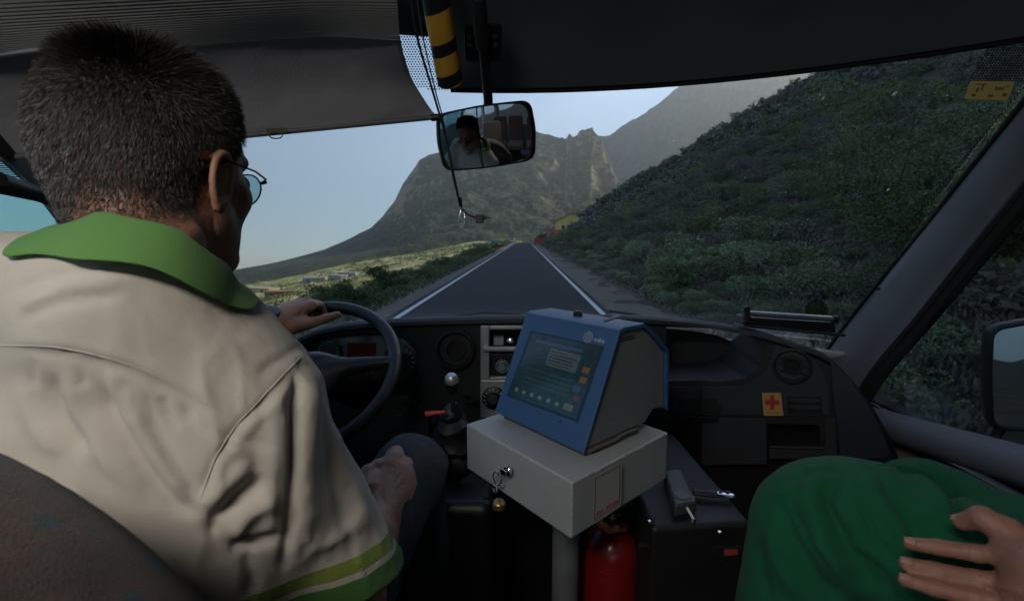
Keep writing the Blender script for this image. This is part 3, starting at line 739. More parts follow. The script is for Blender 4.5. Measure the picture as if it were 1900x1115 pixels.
# clear round disc near the bottom right
c = on_glass(1516, 577, -.006)
MB().lathe([(.0, 0), (.036, 0), (.036, .001), (.0, .001)], c, (0, -1, .3), 28).build('round_disc', glass('clear_disc', (.62, .58, .45), .02), WS)

# ---- header panel above the glass
G = []
for i in range(49):
    x = -.19 + i / 48 * 1.19; e = wpt(x, 1.0); row = []
    for (dy, z) in [(.012, .362), (.0, .360), (-.012, .366), (-.05, .392), (-.12, .428), (-.25, .478), (-.45, .53), (-.8, .585), (-1.2, .60)]:
        row.append((e[0], e[1] + dy - .01, z))
    G.append(row)
HDR = MB().grid(G).build('header_panel', lining, BUS, solid=.012, solid_off=1)
MB().tube([(wpt(-.19 + i / 48 * 1.19, 1.0) + np.array([0, .004, -.018])) for i in range(49)], .006, 8).build('rubber_seal', rubber, HDR)
# the driver's side of the header is higher and stays behind the blind
G = []
for i in range(25):
    x = -1.0 + i / 24 * .80; e = wpt(x, 1.12); row = []
    for (dy, z) in [(.0, .447), (-.012, .452), (-.1, .49), (-.25, .53), (-.45, .57), (-.8, .60), (-1.2, .61)]: row.append((e[0], e[1] + dy, z))
    G.append(row)
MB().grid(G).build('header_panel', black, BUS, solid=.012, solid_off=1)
# roof, rear and side walls of the passenger space behind the camera
m = MB(); m.box((0, -1.2, .64), (2.1, 3.2, .04)); m.build('roof', mat('roof_lining', (.30, .30, .30), rough=.9), BUS)
m = MB(); m.box((0, -.2, -1.44), (2.1, 4.2, .06)); m.build('floor', vinyl, BUS)
wallm = mat('side_lining', (.22, .22, .21), rough=.7)
m = MB()
for sx in (-1, 1):
    m.box((sx * 1.06, -1.55, -.95), (.05, 2.5, .95)); m.box((sx * 1.04, -1.2, .56), (.07, 3.2, .14))
    for y in (-.45, -1.45, -2.7): m.box((sx * 1.05, y, .02), (.05, .1, .98))
m.build('side_wall', wallm, BUS)
m = MB(); m.box((0, -2.8, -.95), (2.1, .05, .95)); m.box((0, -2.8, .56), (2.1, .05, .14)); m.box((-.98, -2.8, .05), (.10, .05, .9)); m.box((.98, -2.8, .05), (.10, .05, .9))
m.build('rear_wall', wallm, BUS)

# ---- right windscreen pillar
pl = [(1500, 705, 1.56), (1568, 612, 1.47), (1640, 521, 1.35), (1740, 398, 1.18), (1820, 297, 1.04), (1900, 197, .90), (1990, 85, .78)]
pr_ = [(1560, 775, 1.44), (1618, 683, 1.35), (1700, 586, 1.24), (1800, 464, 1.08), (1900, 343, .93), (1985, 240, .83), (2080, 120, .72)]
A = spline([un(*p) for p in pl], 5); B_ = spline([un(*p) for p in pr_], 5); G = []
out = np.array([.72, .68, .08]); out /= np.linalg.norm(out)
for a, b in zip(A, B_):
    G.append([a + out * .05 + (a - b) * .08, a + out * .008 + (a - b) * .06, a, a + (b - a) * .15 - out * .010, a + (b - a) * .4 - out * .016, a + (b - a) * .66 - out * .014, a + (b - a) * .78 - out * .006, b, b + out * .03, b + out * .07])
PIL = MB().grid(G).build('pillar', trim, BUS, smooth=50)
MB().tube([a + out * .004 + (a - b) * .06 for a, b in zip(A, B_)], .0065, 8).build('rubber_seal', rubber, PIL)
MB().tube([b + out * .012 - (a - b) * .06 for a, b in zip(A, B_)], .011, 8).build('rubber_seal', rubber, PIL)
MB().tube([b + out * .03 - (a - b) * .22 for a, b in zip(A, B_)], .016, 8).build('door_frame', rubber, PIL)
c = un(1632, 535, 1.33); MB().lathe([(0, -.003), (.0045, -.003), (.0045, .003), (0, .003)], c - out * .009, -out, 12).build('screw_cap', black, PIL)

# ---- left pillar and quarter window frame, black
lp = [un(-150, -20, .78), un(10, 190, .92), un(150, 400, 1.1), un(300, 600, 1.38)]
lq = [un(-260, 120, .70), un(-60, 235, .82), un(120, 420, 1.0), un(240, 640, 1.25)]
A = spline(lp, 5); B_ = spline(lq, 5); o2 = np.array([-.06, .05, .0])
MB().grid([[a + o2, a, a * .7 + b * .3 - o2 * .2, a * .3 + b * .7 - o2 * .2, b, b + o2] for a, b in zip(A, B_)]).build('pillar', black, BUS)
MB().tube([un(-150, 322, .78), un(0, 340, .86), un(70, 360, .95), un(130, 386, 1.02)], [.022, .020, .016, .012], 10).build('window_frame', black, BUS)
MB().tube([un(-60, 120, .80), un(0, 195, .86), un(60, 262, .95), un(130, 360, 1.02)], .012, 8).build('window_frame', black, BUS)
pts = [un(px + (j % 2) * 2.3, 268 + j * 4, .93) for j in range(16) for px in np.arange(-40, 70, 4.6) if 268 + j * 4 > 285 + (px) * .2 - 4 and 268 + j * 4 < 330 - 0 * px]
m = MB()
for p in pts: m.add([p + np.array([.0, .0014 * math.cos(k * math.pi / 3), .0016 * math.sin(k * math.pi / 3)]) * 1.0 + np.array([.0016 * math.cos(k * math.pi / 3), 0, 0]) for k in range(6)], [tuple(range(6))])
m.build('dotted_edge', black, BUS, smooth=0)
# side windows
teal = glass('tinted_side_glass', (.60, .80, .82), .02)
def side_pane(sx, X, m):
    rows = []
    for z in np.linspace(-.5, .62, 8):
        t = (z + .33) / .706; yf = 1.50 + (.86 - 1.50) * t; rows.append([(sx * X * (1 - .06 * max(0, t)), y, z) for y in np.linspace(-.4, yf, 8)])
    MB().grid(rows).build('side_window', m, BUS, solid=.005)
side_pane(-1, 1.04, teal)
gl2 = glass('clear_side_glass', (.62, .66, .66), .02)
side_pane(1, 1.06, gl2)
# right door: rounded sill, beige panel
t1, t2 = unx(1655, 768, 1.0), unx(1900, 828, .97); b1, b2 = unx(1668, 818, 1.0), unx(1900, 902, .97)
c1, c2 = (t1 + b1) / 2, (t2 + b2) / 2; dv = (c2 - c1) / (c1[1] - c2[1]); r1 = np.linalg.norm(t1 - b1) / 2 + .004
DOOR = MB().tube([c1 - dv * .12, c1, c2, c2 + dv * .4, c2 + dv * .9, c2 + dv * 1.4], [r1, r1, r1 * 1.02, r1 * 1.05, r1, r1], 20).build('door_sill', trim, BUS)
beige = mat('door_cloth', (.21, .19, .165), rough=.9, bump=.4, bscale=400)
MB().box((1.07, .5, -.86), (.04, 2.0, .62)).build('door_panel', beige, BUS)
MB().box((1.105, .5, -.6), (.05, 2.1, .2)).build('window_frame', rubber, BUS)
MB().box((-1.07, .5, -.83), (.05, 2.0, .66)).build('door_panel', black, BUS)
MB().tube([(-1.02, 1.4, -.47), (-1.02, .2, -.45)], .05, 12).build('door_sill', black, BUS)
# windscreen wipers outside the glass
for pts in ([(812, 590), (900, 580), (965, 583)], [(1130, 577), (1175, 583), (1210, 590)]):
    m = MB(); m.tube([on_glass(*p, .03) for p in pts], .005, 6); m.build('wiper', black, BUS)
# scuttle and bonnet in front of the glass, below the line of sight
MB().grid([[(x, 1.80 - .37 * x * x + d, z) for (d, z) in ((0, -.36), (.12, -.42), (.35, -.55), (.42, -.9))] for x in np.linspace(-1, 1, 21)]).build('bonnet', mat('white_paint', (.6, .6, .6), rough=.3), BUS, solid=.01)

# ================================================================ DASHBOARD
_pA, _pB = un(1300, 740, 1.40), un(1530, 740, 1.24); _pn = np.array([(_pB - _pA)[1], -(_pB - _pA)[0], 0]); _pn /= np.linalg.norm(_pn)
def Yf(px, py=740): return 1.40 if px <= 1300 else float(unp(px, py, _pA, _pn)[1])
crest = [(150, 700), (420, 668), (520, 640), (580, 613), (640, 601), (700, 596), (760, 593), (850, 590), (950, 588), (1050, 587), (1150, 587), (1220, 590), (1300, 597), (1380, 609), (1430, 620), (1480, 636), (1530, 655), (1570, 690), (1610, 740), (1640, 790), (1662, 836)]
cs = spline([(a, b, 0) for a, b in crest], 3); G = []
for a, b, _ in cs:
    p = un(a, b, Yf(a, b)); x, y, z = p
    G.append([(x, y + .42, -1.42), (x * 1.0, y + .40, z - .20), (x, y + .16, z - .035), (x, y + .05, z - .002), (x, y + .008, z), (x, y - .006, z - .006), (x, y - .010, z - .016), (x, y, z - .026), (x, y, min(z - .05, -.50)), (x, y, min(z - .06, -.58)), (x, y + .05, -.66), (x, y + .05, -1.42)])
m = MB().grid(G); nR = len(G[0]); nC = len(G)
m.f += [tuple(range(nR))[::-1], tuple(range((nC - 1) * nR, nC * nR))]
m.f += [((i + 1) * nR, i * nR, i * nR + nR - 1, (i + 1) * nR + nR - 1) for i in range(nC - 1)]
def cut(o, cutter):
    c = cutter.build('cutter', None, None, smooth=0)
    md = o.modifiers.new('b', 'BOOLEAN'); md.operation = 'DIFFERENCE'; md.solver = 'EXACT'; md.object = c
    me = bpy.data.meshes.new_from_object(o.evaluated_get(bpy.context.evaluated_depsgraph_get()))
    o.modifiers.remove(md); o.data = me; bpy.data.objects.remove(c); return o
DASH = m.build('dashboard', dark, BUS, smooth=0)
fx = lambda px, py, dy=0.0: un(px, py, Yf(px, py)) + np.array([0, dy, 0])
cutm = MB()
cutm.slab([fx(a, b, -.05) for a, b in [(1236, 606), (1330, 611), (1395, 622), (1424, 636), (1410, 680), (1384, 702), (1330, 708), (1236, 708)]], (0, .26, 0))
cutm.slab([fx(a, b, -.05) for a, b in [(1424, 786), (1520, 788), (1524, 826), (1428, 824)]], (0, .15, 0))
cutm.slab([fx(a, b, -.05) for a, b in [(556, 642), (600, 622), (700, 617), (748, 622), (778, 648), (778, 700), (752, 722), (560, 722)]], (0, .09, 0))
cutm.slab([fx(a, b, -.05) for a, b in [(900, 606), (1120, 606), (1120, 704), (900, 704)]], (0, .17, 0))
cut(DASH, cutm)
DASH.data.polygons.foreach_set('use_smooth', np.full(len(DASH.data.polygons), True)); DASH.data.set_sharp_from_angle(angle=R(32))
def plate(name, mt, pxs, dy, th, parent=DASH, bevel=.003, lift=None):
    return MB().slab([fx(a, b, dy) for a, b in pxs], (0, -th, 0)).build(name, mt, parent, bevel=bevel)
def ringpx(cx, cy, r, n=28, ry=None): return [(cx + r * math.cos(2 * math.pi * k / n), cy + (ry or r) * math.sin(2 * math.pi * k / n)) for k in range(n)]
# right-hand panels: lighter grey fascia, seams, hatch, louvre, round vent
plate('fascia_panel', grey, [(1246, 716), (1299, 716), (1299, 769), (1246, 768)], -.001, .005)
plate('fascia_panel', grey, [(1301, 716), (1380, 716), (1418, 690), (1436, 640), (1476, 648), (1516, 672), (1536, 720), (1538, 770), (1301, 769)], -.001, .005)
plate('fascia_panel', grey, [(1301, 774), (1420, 776), (1422, 860), (1301, 862)], -.001, .004)
plate('fascia_panel', grey, [(1530, 776), (1548, 776), (1552, 850), (1426, 850), (1426, 832), (1528, 832)], -.001, .004)
plate('hatch', dark, [(1304, 738), (1326, 738), (1338, 752), (1338, 770), (1304, 769)], -.006, .004)
plate('hatch', dark, [(1262, 738), (1299, 738), (1299, 769), (1256, 768), (1257, 746)], -.006, .004)
plate('hatch_recess', black, [(1256, 771), (1334, 772), (1332, 782), (1258, 781)], -.005, .003)
LV = plate('louvre', black, [(1458, 732), (1520, 733), (1522, 766), (1460, 765)], -.006, .003)
for k in range(2):
    plate('louvre_slat', grey, [(1460, 736 + k * 13), (1518, 737 + k * 13), (1514, 743 + k * 13), (1488, 746 + k * 13), (1464, 742 + k * 13)], -.010, .004, LV)
plate('tray_lip', grey, [(1424, 824), (1526, 826), (1526, 831), (1424, 829)], -.004, .008)
plate('end_panel', mat('blue_grey_plastic', (.022, .027, .038), rough=.42, var=.08, bump=.2, bscale=900),
      [(1536, 664), (1572, 700), (1606, 746), (1632, 792), (1648, 838), (1640, 848), (1556, 850), (1548, 780), (1540, 720)], -.002, .008, bevel=.006)
def round_vent(px, py, rpx, name, vanes=3, mt=grey):
    c = fx(px, py, -.004); s = rpx * c[1] / 870
    v = MB().lathe([(s, 0), (s * 1.0, .012), (s * .90, .016), (s * .82, .010), (s * .78, -.004), (0, -.004)], c, (-.55 if px > 1300 else 0, -1, .1), 36).build(name, mt, DASH)
    ax = np.array([-.55 if px > 1300 else 0, -1, .1]); ax /= np.linalg.norm(ax); e = np.cross(ax, [0, 0, 1]); e /= np.linalg.norm(e); u_ = np.cross(e, ax)
    m = MB()
    m.lathe([(s * .52, .004), (s * .50, .014), (s * .44, .014), (s * .42, .004)], c, ax, 30)
    for k in range(-vanes // 2 + 1, vanes // 2 + 1):
        h = math.sqrt(max(.05, .74 ** 2 - (k * .36) ** 2)) * s
        m.box(c + ax * .007 + u_ * k * .36 * s, (1, 1, 1)) if False else m.tube([c + ax * .007 + u_ * k * .36 * s - e * h, c + ax * .007 + u_ * k * .36 * s + e * h], .0022, 6)
    m.build('vane', black if mt is dark else dark, v); return v
round_vent(1468, 677, 33, 'air_vent', 3, grey)
round_vent(846, 648, 38, 'speaker', 0, dark)
round_vent(735, 760, 0.01, 'speaker', 0, dark) if False else None
# first-aid sticker
ST = plate('first_aid_sticker', mat('orange_sticker', (.50, .28, .08), rough=.6, var=.05), [(1411, 727), (1446, 727), (1451, 769), (1415, 769)], -.007, .0008, bevel=0)
red = mat('red_print', (.45, .03, .03), rough=.6)
cx_, cy_ = 1430, 744
plate('red_cross', red, [(cx_ - 4, cy_ - 13), (cx_ + 4, cy_ - 13), (cx_ + 4, cy_ - 4), (cx_ + 13, cy_ - 4), (cx_ + 13, cy_ + 5), (cx_ + 4, cy_ + 5), (cx_ + 4, cy_ + 14), (cx_ - 4, cy_ + 14), (cx_ - 4, cy_ + 5), (cx_ - 13, cy_ + 5), (cx_ - 13, cy_ - 4), (cx_ - 4, cy_ - 4)], -.008, .0006, ST, bevel=0)
for k in range(6): plate('sticker_print', prn, [(1419 + k * 4.4, 762), (1422 + k * 4.4, 762), (1422.2 + k * 4.4, 765), (1419.2 + k * 4.4, 765)], -.008, .0005, ST, bevel=0)
# instrument cluster
CL = plate('instrument_cluster', mat('cluster_silver', (.17, .175, .19), rough=.45, var=.06), [(566, 660), (602, 634), (650, 628), (706, 628), (744, 634), (766, 658), (764, 694), (744, 714), (700, 706), (684, 716), (640, 716), (570, 712)], .045, .006)
def gauge(px, py, r):
    c = un(px, py, 1.437); s = r * c[1] / 870; ax = (0, -1, .15)
    g = MB().lathe([(0, 0), (s, 0), (s, .006), (s * .93, .006), (s * .9, .002), (0, .002)], c, ax, 36).build('gauge', black, CL)
    m = MB(); a_ = np.array(ax) / np.linalg.norm(ax); u_ = np.array([0, .148, .989])
    for k in range(13):
        q_ = R(-130 + k * 20); d = np.array([math.sin(q_), 0, 0]) + u_ * math.cos(q_)
        m.tube([c + a_ * .0035 + d * s * .68, c + a_ * .0035 + d * s * .86], s * .03, 5)
    m.build('dial_marks', mat('dial_white', (.55, .55, .52), rough=.6), g)
    q_ = R(-70); d = np.array([math.sin(q_), 0, 0]) + u_ * math.cos(q_)
    MB().tube([c + a_ * .005, c + a_ * .005 + d * s * .75], s * .025, 5).build('needle', red, g)
gauge(742, 672, 34); gauge(706, 676, 26) if False else None
gauge(610, 652, 24); gauge(676, 702, 15); gauge(700, 682, 18)
SC = MB().slab([un(a, b, 1.436) for a, b in [(646, 636), (697, 636), (695, 672), (644, 672)]], (0, -.004, 0)).build('display', mat('red_display', (.012, .004, .004), rough=.3, emit=(.5, .02, .01), estr=.004), CL)
# centre console, silver
CC = MB()
def cbox(mb, x0, y0, x1, y1, d0=1.392, d1=1.41): mb.slab([un(x0, y0, d0), un(x1, y0, d0), un(x1, y1, d0), un(x0, y1, d0)], (0, d1 - d0, 0))
for b in [(891, 604, 908, 705), (908, 604, 1110, 612), (908, 646, 1110, 654), (908, 699, 1110, 706), (891, 705, 1110, 775)]: cbox(CC, *b)
CON = CC.build('centre_console', silver, DASH, bevel=.004, seg=3)
m = MB(); cbox(m, 896, 644, 1000, 652, 1.372, 1.39); m.build('shelf_edge', silver, CON, bevel=.003)
m = MB(); cbox(m, 910, 656, 1100, 697, 1.40, 1.48); RAD = m.build('radio', black, CON, bevel=.003)
m = MB(); cbox(m, 914, 660, 1000, 672, 1.396, 1.40); m.build('radio_slot', rubber, RAD)
c = un(932, 679, 1.395); MB().lathe([(0, 0), (.017, 0), (.017, .006), (.012, .016), (.011, .02), (0, .02)], c, (0, -1, .1), 24).build('radio_knob', chrome, RAD)
MB().tube([c + np.array([.013 * math.cos(k / 20 * 2 * math.pi) * 1.5, -.004, .013 * math.sin(k / 20 * 2 * math.pi) * 1.5]) for k in range(20)], .0015, 6, closed=True).build('knob_ring', silver, RAD)
m = MB(); cbox(m, 911, 614, 1100, 641, 1.50, 1.51); m.build('cubby', black, CON)
m = MB(); cbox(m, 916, 626, 934, 640, 1.41, 1.44); m.build('card', mat('card_grey', (.30, .30, .28), rough=.6), CON)
c = un(948, 632, 1.43); MB().lathe([(.012, 0), (.015, .008), (.011, .016), (.006, .018), (0, .018)], c, (0, -1, .2), 20).build('cubby_knob', chrome, CON)
c = un(916, 738, 1.39); K = MB().lathe([(0, 0), (.036, 0), (.036, .004), (.030, .008), (.0, .008)], c, (0, -1, .1), 32).build('heater_dial', black, CON)
MB().lathe([(.019, .008), (.017, .03), (.013, .033), (0, .033)], c, (0, -1, .1), 24).build('heater_knob', dark, K)
m = MB()
for k in range(11):
    q_ = R(-125 + k * 25); m.tube([c + np.array([math.sin(q_) * .026, -.0095, math.cos(q_) * .026]), c + np.array([math.sin(q_) * .031, -.0095, math.cos(q_) * .031])], .0012, 5)
m.build('dial_marks', mat('dial_white', (.5, .5, .5)), K)
# lower dash, steering column shroud, gear lever housing, tiny switches
plate('knee_panel', dark, [(560, 730), (760, 730), (800, 760), (800, 900), (560, 900)], -.002, .03)
for (a, b) in [(752, 735), (860, 728), (868, 742), (742, 760)]: plate('switch', black, [(a, b), (a + 14, b), (a + 14, b + 9), (a, b + 9)], -.035 if a < 800 else -.002, .006)
MB().tube([(-.52, 1.45, -.50), (-.52, 1.30, -.42), (-.52, 1.18, -.37)], [.06, .055, .05], 14).build('steering_column', black, BUS)
MB().box((-.20, 1.22, -1.02), (.26, .40, .8)).build('gear_housing', black, BUS, bevel=.03, seg=3)
# black hood over the left end of the dash
MB().tube([un(400, 585, 1.30), un(460, 577, 1.30), un(505, 578, 1.30), un(520, 584, 1.3)], [.02, .022, .016, .01], 12).build('dash_hood', black, DASH)

# fill lamp added behind the camera to brighten the driver's shirt and cab
lampm = bpy.data.materials.new('fill_lamp_panel'); lampm.use_nodes = True; b = lampm.node_tree.nodes['Principled BSDF']
b.inputs['Base Color'].default_value = (.8, .8, .78, 1); b.inputs['Emission Color'].default_value = (1.0, .95, .88, 1); b.inputs['Emission Strength'].default_value = LAMP = 22.0
for i, (x, y) in enumerate([(-.42, -.38)]):
    T = thing('fill_lamp', ['added fill lamp above the driver side of the aisle', 'added fill lamp above the passenger side', 'added fill lamp further back in the cabin'][i], 'fill lamp', (x, y, .61))
    MB().box((x, y, .605), (.50 - .2 * (i > 0), .26, .03)).build('housing', trim, T, bevel=.01)
    MB().box((x, y, .583), (.46 - .2 * (i > 0), .22, .015)).build('diffuser', lampm, T, bevel=.006)
# ================================================================ THINGS IN THE CAB
# ---- steering wheel
wc = un(566, 690, 1.12); tl = R(52); wn = np.array([0, -math.cos(tl), math.sin(tl)]); wu = np.array([0, math.sin(tl), math.cos(tl)]); wx = np.array([1.0, 0, 0]); WR = .222
T = thing('steering_wheel', 'black steering wheel with thick rim and wide padded hub in front of the driver', 'steering wheel', wc)
wm = mat('wheel_leather', (.016, .016, .018), rough=.34, var=.2, bump=.3, bscale=800)
def wpt_(a, r=WR, h=0): return wc + wx * math.cos(a) * r + wu * math.sin(a) * r + wn * h
MB().tube([wpt_(2 * math.pi * k / 96) for k in range(96)], .0165, 14, closed=True).build('rim', wm, T)
f_ = lambda P: smin(smin(ell(P, (0, 0, -.02), (.085, .075, .035)), rc(P, (-.03, .02, -.02), (-WR + .01, .035, .0), .030, .014), .03), smin(rc(P, (.03, .02, -.02), (WR - .01, .035, 0), .030, .014), rc(P, (0, -.03, -.02), (0, -WR + .01, 0), .032, .014), .03), .03)
V, Q = sdf_mesh('hub', f_, (-.26, -.26, -.08), (.26, .14, .06), .006)
Vw = wc + V[:, :1] * wx + V[:, 1:2] * wu + V[:, 2:3] * wn
link('hub', np_mesh('hub', Vw, Q), wm, T)
MB().lathe([(.022, 0), (.022, .003), (.018, .004), (0, .004)], wc + wn * .017, wn, 24).build('badge', dark, T)

# ---- gear lever
g0 = un(838, 706, 1.13)
T = thing('gear_lever', 'gear lever with silver-capped ball knob above a crumpled black gaiter', 'gear lever', (g0[0], g0[1] - .02, -.6))
MB().lathe([(0, .019), (.010, .0175), (.016, .011), (.0172, .002), (.017, -.003)], g0, (0, -.25, 1), 28).build('knob_cap', mat('knob_silver', (.45, .45, .45), rough=.36, metal=.8, var=.03), T)
MB().lathe([(.0172, -.003), (.018, -.014), (.014, -.026), (.010, -.034), (0, -.034)], g0, (0, -.25, 1), 28).build('knob', black, T)
MB().tube([g0 + np.array([0, .008, -.03]), g0 + np.array([0, .02, -.10])], .0065, 10).build('stick', rubber, T)
gp = []
for i in range(12):
    t = i / 11; gp.append((.012 + .075 * t ** .8 + .006 * math.sin(i * 2.4), -.075 - t * .19))
gm = MB(); gm.lathe(gp, g0 + np.array([-.005, .02, 0]), (0, -.15, 1), 40)
gm.v = [tuple(np.array(v) + .010 * fbm(np.array([v[0] * 22]), np.array([v[1] * 22]), 3, 5, np.array([v[2] * 22]))[0]) for v in gm.v]
gm.build('gaiter', mat('black_leather', (.006, .006, .0065), rough=.5, bump=.4, bscale=120), T)
MB().tube([un(790, 768, 1.10), un(812, 765, 1.10), un(826, 764, 1.10)], [.007, .005, .004], 8).build('lock_tab', mat('red_plastic', (.5, .03, .015), rough=.5), T)

# ---- grab pole wound with black and yellow tape
a, b = un(797, -70, .86), un(836, 158, 1.0)
T = thing('grab_pole', 'padded grab pole wound with yellow and black striped tape beside the blind', 'grab pole', a)
ax = (b - a) / np.linalg.norm(b - a); L_ = np.linalg.norm(b - a); N_ = 420; m = MB(); pr = .0255
pts = [a + ax * L_ * k / N_ for k in range(N_ + 1)]
rr = [pr * (1 if k < N_ - 8 else math.sqrt(max(.05, 1 - ((k - N_ + 8) / 8.3) ** 2))) for k in range(N_ + 1)]
m.tube(pts, rr, 40, up=(1, 0, 0)); o = m.build('pole', [mat('yellow_tape', (.60, .32, .035), rough=.45, var=.12, bump=.3, bscale=90), mat('black_tape', (.012, .012, .014), rough=.4, bump=.3, bscale=90)], T)
mi = []
for p in o.data.polygons:
    c = np.array(p.center); s = np.dot(c - a, ax); e = c - a - ax * s; s += .22 * e[0]
    py = proj((a + ax * s)[None])[1][0]
    yy = (18 < py < 74) or (97 < py < 132) or (154 < py < 190) or (-60 < py < -20); mi.append(0 if yy else 1)
o.data.polygons.foreach_set('material_index', mi)

# ---- sun blind
T = thing('sun_blind', 'pleated grey fabric sun blind pulled down over the driver side of the windscreen', 'sun blind', un(430, 250, 1.0))
rows = [[(-60, 296, .88), (200, 272, .95), (470, 248, 1.02), (640, 234, 1.06), (814, 216, 1.10)],
        [(-60, 285, .875), (200, 262, .945), (470, 240, 1.012), (640, 225, 1.052), (800, 204, 1.088)],
        [(-80, 215, .84), (200, 190, .90), (470, 168, .96), (620, 160, 1.0), (766, 150, 1.03)],
        [(-90, 150, .80), (200, 130, .85), (450, 108, .90), (600, 98, .94), (750, 104, .965)],
        [(-100, 108, .76), (200, 84, .80), (450, 68, .86), (600, 58, .89), (742, 66, .92)]]
def surf(rows, nu, nv):
    R2 = [spline([un(*p) for p in r], nu) for r in rows]; return [spline([r[i] for r in R2], nv) for i in range(len(R2[0]))]
G = surf(rows, 14, 6)
cloth = mat('blind_fabric', (.34, .34, .37), rough=.8, bump=.5, bscale=300, var=.07, scale=3)
rib = mat('ribbed_fabric', (.34, .335, .33), rough=.8, var=.08, scale=6, bump=.3, bscale=500)
G = [[p + np.array([0, .004 * math.sin(i * .35) * fbm(np.array([i * .2]), np.array([j * .3]), 2, 3)[0], .0]) for j, p in enumerate(r)] for i, r in enumerate(G)]
MB().grid(G).build('fabric', cloth, T, solid=.002, smooth=60)
rows = [[(a_, b_ + 9, c_ + .006) for a_, b_, c_ in rows[-1]], [(-120, 50, .72), (200, 30, .76), (450, 15, .80), (600, 8, .83), (738, 10, .86)], [(-140, -80, .66), (200, -90, .68), (450, -95, .72), (600, -98, .75), (732, -98, .78)]]
Gr = surf(rows, 14, 60)
Gr = [[p + np.array([0, -.0022 * (j % 4 < 2), .0]) for j, p in enumerate(r)] for r in Gr]
MB().grid(Gr).build('pleated_band', rib, T, solid=.002, smooth=0)
MB().tube([r[-1] + np.array([0, -.003, -.001]) for r in G], .004, 8).build('hem', cloth, T)
MB().tube([un(-60, 300, .88), un(470, 250, 1.02), un(822, 216, 1.10)], .0062, 10).build('rod', trim, T)
MB().tube([un(800, 219, 1.095), un(838, 216, 1.10)], .008, 10).build('end_cap', black, T)
m = MB(); m.slab([un(a_, b_, 1.015) for a_, b_ in [(496, 240), (532, 238), (534, 247), (497, 249)]], (0, -.004, 0)); m.tube([un(512 + 12 * math.cos(k * .45), 252 + 5.5 * math.sin(k * .45), 1.01) for k in range(14)], .0014, 6, closed=True)
m.build('clip', mat('bronze_clip', (.08, .06, .03), rough=.4, metal=.6), T)

# ---- rear-view mirror
mc = un(903, 252, 1.07); mn = np.array([-.27, -1.86, -.47]); mn /= np.linalg.norm(mn)
T = thing('rear_view_mirror', 'black framed rear-view mirror on a long arm from the header', 'mirror', mc)
cn = [unp(a, b, mc, mn) for a, b in [(806, 212), (986, 184), (994, 298), (822, 320)]]
def rrect(cn, rad, inset=0, n=6, bow=.0):
    cn = [np.array(c) for c in cn]; ce = sum(cn) / 4; cn = [c + (ce - c) / np.linalg.norm(ce - c) * inset for c in cn]; P = []
    for i in range(4):
        p, c, nx = cn[i - 1], cn[i], cn[(i + 1) % 4]; a_ = c + (p - c) / np.linalg.norm(p - c) * rad; b_ = c + (nx - c) / np.linalg.norm(nx - c) * rad
        for k in range(n + 1): t = k / n; P.append((1 - t) ** 2 * a_ + 2 * t * (1 - t) * c + t * t * b_)
        for k in range(1, 5):
            t = k / 5; e = nx + (c - nx) / np.linalg.norm(c - nx) * rad; q_ = b_ * (1 - t) + e * t; P.append(q_ + (q_ - ce) / np.linalg.norm(q_ - ce) * bow * math.sin(math.pi * t))
    return P
outl = rrect(cn, .03, 0, bow=.003)
def shrink(P, k, d): ce = sum(P) / len(P); return [ce + (p - ce) * k + mn * d for p in P]
fr = [shrink(outl, .91, .001), shrink(outl, .945, .006), shrink(outl, 1.0, .002), shrink(outl, 1.01, -.006), shrink(outl, .97, -.022), shrink(outl, .6, -.032)]
m = MB(); n_ = len(outl)
for ring in fr: m.v += [tuple(p) for p in ring]
for i in range(len(fr) - 1): m.f += [(i * n_ + k, i * n_ + (k + 1) % n_, (i + 1) * n_ + (k + 1) % n_, (i + 1) * n_ + k) for k in range(n_)]
m.f.append(tuple(range((len(fr) - 1) * n_, len(fr) * n_))); m.build('frame', black, T, smooth=60)
ce = sum(outl) / n_; m = MB(); RC = .62; nr = 14; m.v.append(tuple(ce + mn * .0105))
for j in range(1, nr + 1):
    for p in outl:
        q_ = ce + (p - ce) * .94 * j / nr; d = np.linalg.norm(q_ - ce); m.v.append(tuple(q_ + mn * (.0105 - d * d / (2 * RC))))
m.f += [(0, 1 + k, 1 + (k + 1) % n_) for k in range(n_)]
for j in range(nr - 1): m.f += [(1 + j * n_ + k, 1 + (j + 1) * n_ + k, 1 + (j + 1) * n_ + (k + 1) % n_, 1 + j * n_ + (k + 1) % n_) for k in range(n_)]
m.build('mirror_glass', mat('mirror_glass', (.62, .64, .66), rough=.0, metal=1.0, var=.0), T, smooth=80)
bpy.data.materials['mirror_glass'].node_tree.nodes['Principled BSDF'].inputs['Roughness'].default_value = 0
for l in list(bpy.data.materials['mirror_glass'].node_tree.links):
    if l.to_socket.name == 'Roughness': bpy.data.materials['mirror_glass'].node_tree.links.remove(l)
MB().tube([mc - mn * .03, un(905, 205, 1.11), un(906, 186, 1.10), un(900, 120, 1.04), un(893, 60, .985)], .0105, 12).build('arm', black, T)
MB().lathe([(0, .04), (.010, .04), (.0135, .036), (.0145, .02), (.0145, -.02), (.012, -.05), (0, -.05)], un(891, 40, .965), un(891, 20, .955) - un(896, 90, 1.0), 18).build('arm_tip', dark, T)
m = MB(); m.slab(rrect([un(860, 46, .985), un(931, 46, .985), un(930, 116, 1.05), un(862, 116, 1.05)], .012, 0, 4), (0, .022, .012)); BR = m.build('bracket', black, T, bevel=.003)
for (a_, b_) in [(871, 70), (918, 68), (870, 84), (919, 83)]:
    MB().lathe([(.0055, 0), (.005, .005), (0, .005)], un(a_, b_, 1.0), (0, -1, -.5), 10).build('screw', dark, BR)

